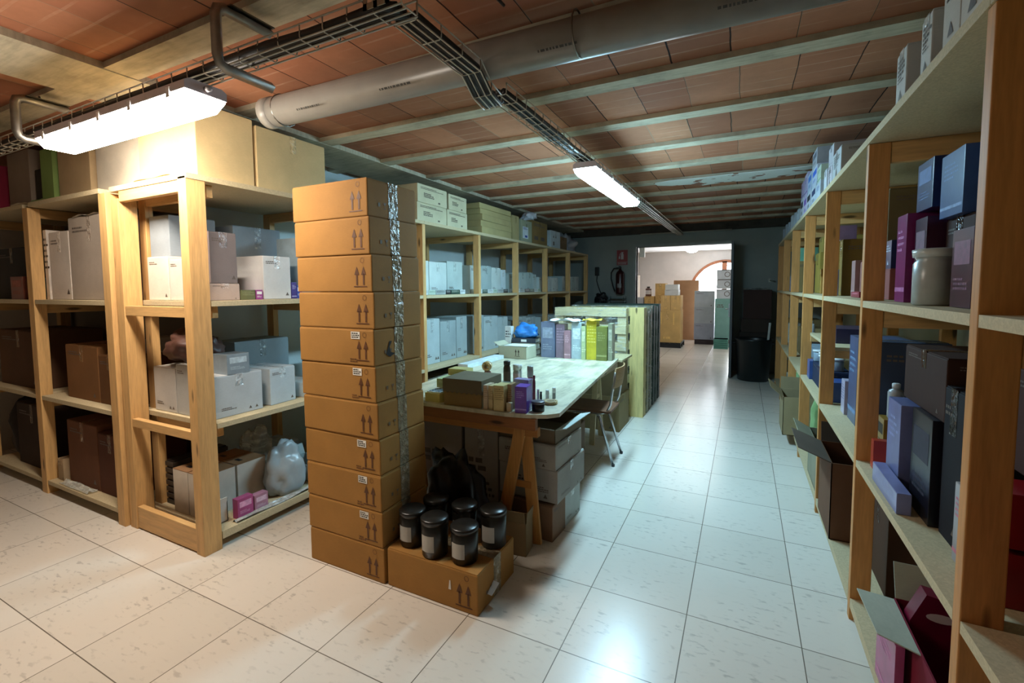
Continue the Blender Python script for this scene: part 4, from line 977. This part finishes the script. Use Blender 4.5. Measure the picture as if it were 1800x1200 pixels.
# ================================================================== right shelving contents
def R_(desc, y0, y1, z0, h, col, kind='pack', xf=.56, dp=.22, where='', **kw):
    lab = desc+(' '+where if where else '')
    if kind == 'carton': return carton(lab, xf, xf+dp, y0, y1, z0, h, col, kw.get('rz', 0), kw.get('tp', 'x'), kw.get('marks', {'-x': shelf_print, '-y': shelf_print}), kw.get('group'))
    return pack(lab, xf, xf+dp, y0, y1, z0, h, col, kw.get('face', '-x'), kw.get('rz', 0), kw.get('name', 'product_box'), group=kw.get('group'), panel=kw.get('panel', 'F0EEE8'), style=kw.get('style', 0))
def white_tri(k, a, h): k.tri(a*.5, h*.12, min(a, h)*.35); k.lines(a*.2, h*.8, a*.6, 4, h*.05, h*.03); k.lines(a*.2, h*.5, a*.5, 2, h*.03, h*.03)
wt = 'atop the right shelving'
R_('tall white carton with black triangles nearest the camera', 1.46, 1.60, T3, .30, 'C4BEB4', 'carton', .475, .3, wt, marks={'-x': white_tri})
R_('second tall white carton with black triangles', 1.605, 1.72, T3, .30, 'C4BEB4', 'carton', .475, .3, wt, marks={'-x': white_tri})
R_('brown-grey carton with a black printed square', 1.76, 2.0, T3, .272, '7E6658', 'carton', .56, .35, wt, marks={'-y': lambda k, a, h: k.rect(a*.15, h*.62, a*.25, h*.12)})
R_('small white carton before the brown-grey one', 1.81, 1.90, T3, .18, 'C8C6C0', 'carton', .475, .08, wt, marks={'-x': white_tri})
R_('small white carton beyond the brown-grey one', 2.05, 2.16, T3, .19, 'C8C6C2', 'carton', .475, .20, wt, marks={'-x': white_tri})
R_('grey-white carton with small black arrows', 3.22, 3.50, T3, .17, 'B8BCC0', 'carton', .475, .35, wt, marks={'-x': white_tri, '-y': shelf_print})
R_('pale pink-white carton behind the arrowed one', 3.52, 3.68, T3, .13, 'C4BEC6', 'carton', .475, .35, wt, marks={'-x': white_tri})
R_('white carton stacked on the pale pink-white carton', 3.52, 3.70, T3+.131, .13, 'B4B4BC', 'carton', .48, .33, wt, marks={'-x': tri_marks})
R_('short white carton in the middle run', 3.72, 3.84, T3, .15, 'C2C6CC', 'carton', .475, .3, wt, marks={'-x': shelf_print})
cl = [('white and blue pack', 'CAD8E6', '2E5AA8', 4.0, 4.22, 0, .13), ('white pack with dark blue print', 'D2DEEA', '1E2E5A', 4.24, 4.5, 0, .15), ('pale green-capped white pack', 'C2D8C8', '4A8A5A', 4.0, 4.18, .1312, .11), ('white pack with blue stripes', 'C8D8EC', '2A5CC0', 4.2, 4.48, .1512, .14),
      ('white and black pack', 'D0D8E4', '1A1E2A', 4.55, 4.8, 0, .16), ('lilac-edged white pack', 'C8C4E0', '7A5AAA', 4.82, 5.05, 0, .17), ('white and purple tall pack', 'B8B4D4', '6A3E9A', 4.8, 5.02, .1712, .19), ('pale blue pack', 'B4C8E0', '3A6AB4', 4.52, 4.76, .1612, .15),
      ('grey-white large pack', 'A8AEB8', '5A6270', 4.24, 4.5, .2926, .13), ('white pack with black letters', 'C8CED8', '22262E', 5.08, 5.3, 0, .19), ('mauve pack', 'A89ABC', '5A4A7A', 5.08, 5.28, .1912, .15)]
for nm, c, p, y0, y1, dz, h in cl:
    R_(nm+' in the colourful pile', y0, y1, T3+dz, h, c, 'pack', .475, .26, wt, group='colourful pile on the right shelving top', panel=p, style=random.choice([0, 1, 2]))
for i, (y0, h, c) in enumerate(((5.5, .15, 'A4ACB2'), (5.85, .16, '9CA4AC'), (6.2, .18, 'A8B0B6'), (6.6, .15, '98A2AC'), (7.0, .17, 'A0A8B0'), (7.45, .16, '9CA6B0'))):
    R_('small pale carton, %s beyond the colourful pile' % ['first', 'second', 'third', 'fourth', 'fifth', 'sixth'][i], y0, y0+.16, T3, h, c, 'carton', .475, .16, wt, group='small far cartons on the right shelving top')
# R1 bay (1.40 .. 2.46)
w_ = 'in the nearest right bay, middle shelf'
R_('magenta pack at the far post', 2.22, 2.34, Z2, .33, '7E2A66', where=w_, xf=.54, panel='B05A98', style=1)
R_('dark plum pack', 2.08, 2.20, Z2, .30, '3E1A2E', where=w_, xf=.56, panel='6A3A50')
R_('navy pack on the dark plum one', 2.08, 2.24, Z2+.3314, .17, '22305E', where=w_, xf=.57, panel='4A5E96', style=0)
R_('medium blue pack', 1.86, 2.04, Z2+.2814, .20, '3A5488', where=w_, xf=.58, panel='7A92C0', style=1)
R_('dark brown carton', 1.84, 2.06, Z2, .28, '3A221A', 'carton', .605, .3, w_)
bottle('white round jar standing at the front '+w_, .545, 1.93, Z2, .055, .18, 'A8B0AE', 'C0C8C6', 'jar', capr=.9)
R_('brown carton at the near post', 1.48, 1.80, Z2, .28, '4A2A1C', 'carton', .60, .3, w_)
R_('pale blue carton stacked near the near post', 1.50, 1.78, Z2+.2814, .25, '7A8EA4', 'carton', .62, .28, w_)
R_('upright white pack with grey lettering', 1.415, 1.45, Z2+.0, .50, 'A8A896', 'pack', .60, .2, w_, panel='6A6A5A', style=2)
R_('deep plum pack near the jar', 1.66, 1.80, Z2, .22, '4A1A2A', 'pack', .545, .05, w_, panel='7A3A50')
w_ = 'in the nearest right bay, lower shelf'
R_('bright red upright pack at the far post', 2.36, 2.40, Z1, .12, 'B03A28', where=w_, xf=.50, dp=.12, panel='D05A40', style=1)
R_('lavender tall pack', 2.10, 2.26, Z1, .33, '6E76A4', where=w_, xf=.52, panel='98A0C8', style=1)
R_('lavender flat pack at the front edge', 1.92, 2.24, Z1, .07, '7A7EAC', where=w_, xf=.475, dp=.04, panel='A4A8CC', style=2)
R_('black tall pack', 1.86, 2.05, Z1, .34, '17151F', where=w_, xf=.54, panel='2E2A3A')
R_('dark brown carton on the black pack', 1.84, 2.24, Z1+.3414, .20, '3A2218', 'carton', .56, .3, w_)
R_('near-black carton', 1.70, 1.84, Z1, .46, '191318', 'carton', .56, .3, w_)
R_('grey-white pack with a pink edge', 1.60, 1.67, Z1, .22, 'A09CA0', where=w_, xf=.54, panel='C87A8E', style=1)
R_('red carton with a white oval', 1.46, 1.58, Z1, .13, '8E1E20', where=w_, xf=.54, panel='C8B4B4', style=0)
R_('red carton stacked on the red one', 1.46, 1.58, Z1+.145, .13, '941E22', where=w_, xf=.545, panel='C8B4B4', style=0)
R_('chestnut carton at the near post', 1.42, 1.62, Z1+.30, .26, '3E2018', 'carton', .62, .25, w_)
# dark red carton with white flaps, bottom shelf
oc = open_carton('dark crimson open carton with wide pale flaps in the nearest right bay', .505, .96, 1.50, 2.02, .101, .29, '7A1A30', {'+y': (.12, 20), '+x': (.1, 20)}, .0, None, None, flapcol='B4B8A8')
MB().add([(-.2285, -.03, .29), (-.2285, .25, .29), (-.34, .23, .31), (-.33, -.01, .31), (-.2285, -.03, .286), (-.2285, .25, .286), (-.34, .23, .306), (-.33, -.01, .306)], [(0, 1, 2, 3), (7, 6, 5, 4), (0, 3, 7, 4), (1, 5, 6, 2), (2, 6, 7, 3), (0, 4, 5, 1)]).build('flap', card('B4B8A8'), oc)
pack('pink glossy pack standing against the crimson open carton', .462, .486, 1.80, 2.02, .101, .25, 'A84A78', '-x', 0, 'pink_pack', panel='C87AA0', style=1)
t = thing('crimson_bag', 'crimson glossy pouch with a white oval label inside the crimson open carton', 'bag', (.62, 1.93, .11)); ypr(MB(), [(-.09, 0), (.09, 0), (.10, .25), (.06, .36), (-.06, .38), (-.10, .28)], -.03, .03).build('pouch_body', glossy('6A0E2E'), t)
m = MB(); m.add([(-.02+.04*math.cos(2*PI*i/16), -.0312, .31+.015*math.sin(2*PI*i/16)) for i in range(16)], [tuple(range(16))]); m.build('oval_label', plain('D8C8CC'), t)
# R0 bay (nearest, mostly out of frame)
R_('dark red carton at the right picture edge on the lower shelf', .95, 1.30, Z1, .16, '7A1418', 'carton', .56, .4, '')
R_('second dark red carton stacked at the right picture edge', .95, 1.30, Z1+.161, .16, '801418', 'carton', .56, .4, '')
R_('pale lilac pack at the right picture edge on the bottom shelf', 1.10, 1.28, .101, .40, 'C0B0C8', 'pack', .56, .2, '', panel='E0D4E4')
R_('dark brown carton at the right picture edge above the red ones', .9, 1.30, Z1+.322, .22, '33221A', 'carton', .62, .4, '')
# R2 bay (2.50 .. 3.56)
w_ = 'on the middle shelf of the second right bay'
R_('dusty pink carton', 2.95, 3.30, Z2, .20, '8E5E58', 'carton', .60, .3, w_)
R_('translucent pink-grey pack at the front', 3.32, 3.42, Z2, .21, '9A7A7A', where=w_, xf=.58, panel='B49A98', style=1)
R_('tall grey-brown carton', 2.85, 3.28, Z2+.201, .33, '6E6244', 'carton', .62, .28, w_)
R_('navy pack with a white dot', 2.68, 2.78, Z2+.14, .13, '24345C', where=w_, xf=.60, panel='C0CCE0', style=3)
R_('dusty rose carton under the navy pack', 2.60, 2.84, Z2, .139, '8A504C', 'carton', .58, .3, w_)
R_('low crimson pack', 3.0, 3.2, Z2, .03, '8E3040', where=w_, xf=.545, dp=.05, panel='B05A68')
w_ = 'on the lower shelf of the second right bay'
R_('lilac-white pack at the far post', 3.30, 3.40, Z1, .20, 'B4AEC4', where=w_, xf=.55, panel='8A84A8', style=2)
R_('tall steel-blue pack', 3.05, 3.26, Z1, .48, '42587E', where=w_, xf=.56, panel='7088AC', style=1)
R_('tall grey-violet pack', 2.88, 3.03, Z1, .42, '7A7688', where=w_, xf=.56, panel='9A96A8', style=1)
R_('dark blue-grey carton', 2.7, 2.86, Z1, .50, '39445A', 'carton', .58, .26, w_)
R_('yellow-brown pack with a black letter', 2.58, 2.68, Z1, .16, '8A6A2C', where=w_, xf=.58, panel='2A2018', style=0)
bottle('clear bottle with a white cap above the yellow-brown pack', .63, 2.63, Z1+.1622, .03, .16, '9A9CA0', 'C8CCD0', 'bottle')
t = open_carton('brown open carton whose dark flap sticks out into the aisle', .455, .90, 3.0, 3.42, .101, .43, '6E4A34', {'-x': (.17, 68), '+y': (.12, 10)}, 0, {'-y': lambda k, a, h: [k.tri(a*.3, h*.68, .05), k.lines(a*.2, h*.62, a*.4, 1, .012)]}, None, flapcol='5E5248')
R_('dark brown carton behind the near post of the second right bay', 2.52, 2.86, .101, .40, '4A3020', 'carton', .60, .35, '', marks={'-y': lambda k, a, h: k.arrows(a*.6, h*.4, h*.25)})
R_('brown carton at the back of the bottom shelf in the second right bay', 3.1, 3.5, .101, .46, '4E3626', 'carton', .92, .18, '')
# R3 bay (3.60 .. 4.68): extra half shelf
tH = thing('half_shelf', 'small extra chipboard shelf between the lower and middle boards of the third right bay', 'shelf', (.8, 4.12, 1.08)); MB().box(-.28, .32, -.51, .55, 0, .022, .001).build('shelf_board', chip('C4B28E'), tH)
for s in (-.49, .52): MB().box(-.28, .32, s-.018, s+.012, -.05, -.001, .002).build('batten', wood(PINE, 'x'), tH)
w_ = 'in the third right bay'
bottle('white bottle with a rounded cap on the half shelf '+w_, .60, 4.30, 1.1025, .035, .18, 'C2CAD6', 'D4DCE4', 'bottle', capr=.7)
R_('dark violet low pack beside the white bottle', 3.85, 4.22, 1.1022, .10, '342E4E', 'pack', .58, .2, w_, panel='5A5478')
for i, (x, y) in enumerate(((.56, 4.38), (.58, 4.22), (.56, 4.06), (.60, 3.92))):
    bottle('round white-capped jar, %s from the far post %s' % (['first', 'second', 'third', 'fourth'][i], w_), x, y, Z1+.165, .045, .09, '8A98A8', 'DCE2E8', 'jar', capr=.95, group='white-capped jars in the third right bay')
R_('dark navy carton holding up the jars', 3.84, 4.44, Z1, .164, '232E48', 'carton', .52, .16, w_)
R_('far bright blue pack', 4.46, 4.60, Z1, .15, '3E5A9A', where='on the lower shelf '+w_, xf=.50, panel='6A84C0', style=1)
R_('near bright blue pack', 3.62, 3.80, Z1, .13, '3A5490', where='on the lower shelf '+w_, xf=.50, panel='6A84C0', style=0)
for i, (y, lean, h) in enumerate(((4.50, 0, .20), (4.42, 0, .40))):
    R_(['short folded tan cardboard upright', 'tall folded tan cardboard upright'][i], y, y+.03, Z2, h, 'B08A48', 'carton', .56+.02*i, .45, 'on the middle shelf '+w_, marks={})
R_('dark blue book-like pack', 3.72, 3.84, Z2, .17, '2E4462', where='on the middle shelf '+w_, xf=.56, panel='4A6282')
R_('lilac small pack', 3.66, 3.76, Z2+.36, .09, 'A48AB8', where='on the tan carton of the middle shelf '+w_, xf=.54, dp=.1, panel='D4C4E0')
R_('tan carton under the small lilac pack', 3.61, 3.70, Z2+.0, .359, '7C6230', 'carton', .56, .3, 'on the middle shelf '+w_)
bpy.data.objects[-1].name if False else None
open_carton('large grey-tan open carton on the bottom shelf '+w_, .47, .90, 3.66, 4.1, .101, .33, '8E8A74', {'-x': (.12, 60), '-y': (.1, 30)}, 0)
R_('brown carton at the back on the bottom shelf', 4.16, 4.6, .101, .45, '5E4428', 'carton', .62, .4, w_)
# R4 bay (4.72 .. 5.84)
w_ = 'in the fourth right bay'
for i, (y0, c, p, h) in enumerate(((5.5, 'B89AAC', 'D8C4D0', .25), (5.38, '6A4E8A', '9A84B4', .26), (5.26, '241C2A', '4A3E54', .27))):
    R_(['pinkish upright pack', 'violet upright pack', 'black upright pack'][i], y0, y0+.1, Z2, h, c, where='on the middle shelf '+w_, xf=.56, panel=p, style=1)
R_('yellow-tan carton', 4.9, 5.2, Z2, .36, '96803A', 'carton', .60, .3, 'on the middle shelf '+w_)
R_('second yellow-tan carton', 4.9, 5.16, Z2+.361, .14, '8E7A3C', 'carton', .62, .3, 'on top of the first '+w_)
bottle('white bottle '+w_+' above a dark one', .60, 5.35, 1.0, .035, .16, 'C4CCD2', 'D4DCE0', 'bottle')
R_('dark brown carton under the white bottle', 5.2, 5.5, Z1, .263, '2E2018', 'carton', .56, .26, w_)
R_('white and blue pack', 4.9, 5.15, Z1, .22, 'A8BCCC', 'pack', .54, .2, 'on the lower shelf '+w_, panel='3A6A9A')
R_('small orange-brown pack', 4.76, 4.86, Z1, .13, '8E5A3A', 'pack', .54, .2, 'on the lower shelf '+w_, panel='C89878')
open_carton('pale brown open carton with its flap hanging over the aisle '+w_, .36, .80, 4.98, 5.42, .101, .36, '9C8A68', {'-x': (.14, 50), '+y': (.12, 5)}, 0)
R_('brown carton beside the pale open one', 5.46, 5.78, .101, .4, '6E5838', 'carton', .50, .4, w_)
blob('green_bag', 'light green plastic bag with dark print on the bottom shelf of the fourth right bay', 'bag', (.66, 4.83, .101), (.09, .08, .30), plain('9CC484', .35), .3, 71)
# R5, R6
w_ = 'in the fifth right bay'
R_('mint green pack', 6.2, 6.45, 1.78, .15, '7EC4A8', 'pack', .54, .2, 'on a raised carton of the middle shelf '+w_, panel='C4E4D8')
R_('tan carton under the mint green pack', 6.1, 6.6, Z2, .342, '9A8456', 'carton', .52, .4, w_)
R_('tan carton on the lower shelf', 5.95, 6.3, Z1, .3, '8A7650', 'carton', .58, .4, w_)
for i, y in enumerate((6.42, 6.55, 6.7)): bottle('white bottle, %s of three on the lower shelf %s' % (['nearest', 'middle', 'farthest'][i], w_), .56, y, Z1, .04, .2, 'C0C8CC', 'D8E0E0', 'bottle', group='three white bottles')
blob('green_bag', 'light green plastic bag on the bottom shelf of the fifth right bay', 'bag', (.62, 6.1, .101), (.12, .12, .26), plain('9CC884', .35), .3, 72)
R_('white carton', 6.4, 6.85, .101, .3, 'A8B0A8', 'carton', .52, .4, 'on the bottom shelf '+w_)
w_ = 'in the farthest right bay'
R_('white pack with lilac print', 7.4, 7.62, Z2, .2, 'B4B4C4', 'pack', .52, .2, 'on the middle shelf '+w_, panel='6A6A9A')
R_('tan carton', 7.06, 7.36, Z2, .35, '8A7850', 'carton', .58, .4, 'on the middle shelf '+w_)
R_('white narrow pack', 7.3, 7.5, Z1, .26, 'C8CCC4', 'pack', .50, .2, 'on the lower shelf '+w_, panel='5A625A')
R_('tan carton', 7.55, 7.95, Z1, .3, '7E6C48', 'carton', .56, .4, 'on the lower shelf '+w_)
R_('tan carton', 7.1, 7.6, .101, .35, '74643F', 'carton', .56, .4, 'on the bottom shelf '+w_)

# ================================================================== far wall
t = thing('fire_extinguisher', 'dark red fire extinguisher with a black hose on the far wall', 'fire extinguisher', (-2.14, 8.99, 1.36))
MB().lathe([(.05, 0), (.082, .012), (.085, .04), (.085, .38), (.07, .43), (.03, .465), (.02, .50)], 24).build('cylinder', glossy('3A1214'), t)
MB().box(-.018, .018, -.03, .03, .495, .53, .004).box(-.012, .012, -.10, .02, .53, .542, .002).box(-.012, .012, -.09, .02, .505, .515, .002).build('valve_handle', plain('17171A'), t)
MB().tube([(-.03, -.02, .51), (-.12, -.02, .50), (-.17, -.02, .42), (-.17, -.02, .30), (-.13, -.03, .16), (-.09, -.04, .06)], .013, 10).build('hose', plain('121214'), t)
m = MB()
for i in range(6):
    a0, a1 = -PI/2-.5+i/6, -PI/2-.5+(i+1)/6; r = .0862
    m.add([(r*math.cos(a), r*math.sin(a), q) for a, q in ((a0, .13), (a1, .13), (a1, .21), (a0, .21))], [(0, 1, 2, 3)])
m.build('label_band', plain('8A8684'), t)
t = thing('fire_extinguisher_sign', 'red sign with a white extinguisher symbol above the fire extinguisher', 'sign', (-2.13, YN-.008, 1.93))
MB().box(-.105, .105, 0, .006, .0, .29, .001).build('sign_board', plain('8E2A2E', .4), t)
m = MB(); f = lambda u, v: (u, -.0012, v)
def pl(pts): m.add([f(*p) for p in pts], [tuple(range(len(pts)))])
pl([(-.022, .11), (.028, .11), (.028, .20), (.018, .225), (-.012, .225), (-.022, .20)]); pl([(-.008, .225), (.014, .225), (.014, .24), (-.008, .24)]); pl([(-.02, .24), (.03, .24), (.03, .25), (-.02, .25)])
pl([(-.02, .238), (-.045, .215), (-.055, .17), (-.047, .17), (-.038, .21), (-.016, .228)]); pl([(-.062, .17), (-.042, .17), (-.036, .12), (-.068, .12)])
m.build('symbol', plain('C8BEBC'), t)
m = MB(); pl([(-.1, .055), (.1, .055), (.1, .06), (-.1, .06)])
for a, b, c_ in ((-.085, .035, 8), (-.085, .015, 8)):
    for i in range(c_): pl([(a+i*.0215, b), (a+i*.0215+.014, b), (a+i*.0215+.014, b+.012), (a+i*.0215, b+.012)])
m.build('caption', plain('B8AAA8'), t)
t = thing('wall_bracket_lamp', 'black handset and cord hanging on the far wall beside the left shelving', 'cord', (-2.62, YN-.03, 1.35))
MB().box(-.04, .04, -.03, .02, .38, .55, .008).build('handset', plain('17191A'), t)
MB().tube([(0, 0, .38), (-.01, 0, .28), (.02, 0, .18), (.06, -.01, .08), (.10, -.02, .0)], .009, 8).build('cord', plain('17191A'), t)
t = thing('low_cabinet', 'dark low cabinet against the far wall behind the pallets', 'cabinet', (-2.3, 8.86, 0)); MB().box(-.32, .42, -.2, .2, .04, 1.16, .004).build('cabinet_body', plain('3A3A38'), t)
for s in (-.31, .06): MB().box(s, s+.35, -.212, -.201, .08, 1.12, .003).build('door', plain('42423F'), t)
MB().box(-.3, .4, -.18, .18, 0, .04).build('plinth', plain('242422'), t)
t = thing('letter_tray', 'wire letter tray on the dark low cabinet', 'tray', (-2.16, 8.82, 1.161))
for z_ in (0, .07, .14): MB().box(-.15, .15, -.11, .11, z_+.003, z_+.008).build('tray_shelf', plain('6E7674'), t)
for x in (-.15, .15):
    for y in (-.11, .11): MB().tube([(x, y, .0), (x, y, .17)], .005, 6).build('tray_post', metal('6A6E6C'), t)
blob('black_machine', 'black bulky tool lying on the dark low cabinet', 'tool', (-2.46, 8.82, 1.161), (.13, .12, .13), plain('17191A', .4), .5, 81)
t = thing('wall_hook', 'small metal lever handle on the far wall beside the right shelving', 'handle', (.62-.22, YN-.002, 1.60)); MB().tube([(0, 0, 0), (0, -.05, 0), (.08, -.05, -.02)], .009, 8).build('lever', metal('A8A89E'), t); MB().box(-.02, .02, -.005, .001, -.03, .03).build('rose', metal('A8A89E'), t)
t = thing('waste_bin', 'large black round plastic bin at the far end of the aisle', 'bin', (.165, 8.33, 0)); MB().lathe([(.21, .0), (.225, .01), (.262, .64), (.272, .645), (.272, .67), (.26, .67), (.255, .64), (.215, .03)], 32).build('bin_body', plain('14191A', .35), t)
for s in (-1, 1): MB().tube([(s*.265, -.06, .60), (s*.295, -.05, .59), (s*.295, .05, .59), (s*.265, .06, .60)], .01, 8).build('handle', plain('14191A', .35), t)
carton('brown carton standing on others behind the black bin', -.02, .40, 8.64, 8.98, .74, .22, '3A2E26', 0, 'x')
carton('dark carton on the floor behind the black bin', -.04, .41, 8.64, 9.0, 0, .738, '2E2620', 0, 'x')
carton('film-wrapped brown carton at the top of the pile behind the black bin', .0, .42, 8.66, 8.98, .962, .48, '3E2A24', 0, 'x')
sheet('crumpled_film', 'torn clear film on the top carton behind the black bin', 'plastic film', (.2, 8.8, 1.446), (.40, .28), film(.4), 82, .012)
tag(MB().obox((.33, 8.37, .05), (.39, 8.40, .92), .03, .02).build('white_stick', plain('B8B8B0')), 'white wooden slat standing in the black bin', 'stick')
t = open_carton('brown open carton leaning out above the black bin', -.06, .30, 8.38, 8.6, .0, .86, '3C3026', {'-y': (.12, 35)}, 0) if False else None

# ================================================================== next room
def pallet_flat(label, x0, x1, y0, y1, col='1E1C1C'):
    t = thing('floor_pallet', label, 'pallet', ((x0+x1)/2, (y0+y1)/2, 0)); W, D = x1-x0, y1-y0
    for i in range(5): a = -W/2+i*(W-.1)/4; MB().box(a, a+.1, -D/2, D/2, .105, .125).build('slat', plain(col), t)
    for a in (-D/2, -.04, D/2-.08): MB().box(-W/2, W/2, a, a+.08, .0, .104).build('runner', plain(col), t)
    return t
pallet_flat('black pallet under the tan cartons in the next room', -1.98, -1.34, 11.9, 12.7)
tk = lambda k, a, h: [k.rect(a*.23, h*.55, a*.05, h*.38), k.rect(a*.72, h*.55, a*.05, h*.38), k.lines(a*.35, h*.12, a*.3, 1, h*.06)]
carton('wide tan carton resting on the black pallet', -1.97, -1.36, 11.92, 12.5, .1255, .80, 'D8B070', 0, 'y', {'-y': tk}, ink_='E8C070')
carton('tan carton on the left of the second layer on the black pallet', -1.82, -1.60, 11.93, 12.4, .9265, .36, 'DAB274', 0, 'y', {'-y': tk}, ink_='E8C070')
carton('tan carton on the right of the second layer on the black pallet', -1.595, -1.36, 11.93, 12.4, .9265, .36, 'DAB274', 0, 'y', {'-y': tk}, ink_='E8C070')
carton('lower white carton on the tan cartons in the next room', -1.74, -1.42, 11.95, 12.3, 1.2875, .14, 'D4D4D0', 0, 'x', {'-y': shelf_print})
carton('upper white carton on the tan cartons in the next room', -1.73, -1.43, 11.95, 12.3, 1.4285, .13, 'DADAD6', 0, 'x')
for i, (x, z_, h) in enumerate(((-2.38, .0, 1.25), (-2.10, .0, 1.25), (-2.10, 1.251, .34))):
    carton(['tall tan carton column far left beyond the doorway', 'tall tan carton column beside the black pallet pile', 'tan carton on top of the column beside the pile'][i], x, x+.26, 12.75, 13.1, z_, h, 'D4AC6C', 0, 'y', {'-y': tk}, ink_='E8C070')
carton('white carton on the tan column just inside the doorway', -2.64, -2.40, 12.7, 13.0, 0, 1.22, 'B8B8BC', 0, 'x', {'-y': shelf_print})
bottle('brown jug with a white label on the white carton beyond the doorway', -2.30, 12.9, 1.2515, .08, .26, '6E4A3E', '241C1A', 'jug', band='E4DCD8')
carton('tall brown carton standing against the pile in the next room', -1.78, -1.12, 13.9, 14.4, 0, 1.68, 'A87E5A', 0, 'x')
carton('grey-brown carton leaning at the far left of the next room', -3.1, -2.8, 13.6, 14.3, 0, 1.85, '8E8070', 0, 'x')
pallet_flat('dark pallet under the white film-wrapped cartons', -1.12, -.66, 12.95, 13.7, '2A1616')
for i, (z_, h, c) in enumerate(((.1255, .42, '9AA0B0'), (.546, .42, 'A8B0B8'), (.967, .42, 'B0B8BE'))):
    carton('grey-white film-wrapped carton, %s layer of the block beside the arched window' % ['bottom', 'middle', 'top'][i], -1.14, -.66, 12.96, 13.6, z_, h, c, 0, 'x', {'-y': shelf_print, '-x': tri_marks}, 'film-wrapped block in the next room')
for i in range(3):
    carton('white carton with a round emblem, %s of the column by the arched window' % ['lowest', 'middle', 'top'][i], -.60, -.26, 12.6, 13.0, 1.20+.24*i, .235, 'C8CCCE', 0, 'x', {'-y': lambda k, a, h: [k.rect(0, h*.92, a, h*.07), [k.poly([(a*.7+r*math.cos(q), h*.5+r*math.sin(q)) for r, q in ((.05, 2*PI*j/14), (.065, 2*PI*j/14), (.065, 2*PI*(j+1)/14), (.05, 2*PI*(j+1)/14))]) for j in range(14)]]}, 'white carton column by the window')
carton('teal carton under the white carton column by the arched window', -.62, -.24, 12.55, 13.02, 0, 1.199, '7EA89E', 0, 'x', {'-y': shelf_print})
t = thing('green_crate', 'green plastic crate on the floor just beyond the door leaf', 'crate', (-.46, 12.3, 0))
for i in range(5): MB().box(-.16, .16, -.15, .15, i*.05, i*.05+.035, .004).build('crate_rib', plain('4A8272'), t)
MB().box(-.15, .15, -.14, .14, 0, .235).build('crate_body', plain('3A6658'), t)
tag(MB().box(-1.90, -1.80, 9.6, 9.68, 2.1, 2.62, .004).build('white_duct', plain('E0DCD4')), 'small white duct hanging from the ceiling just inside the doorway', 'duct')
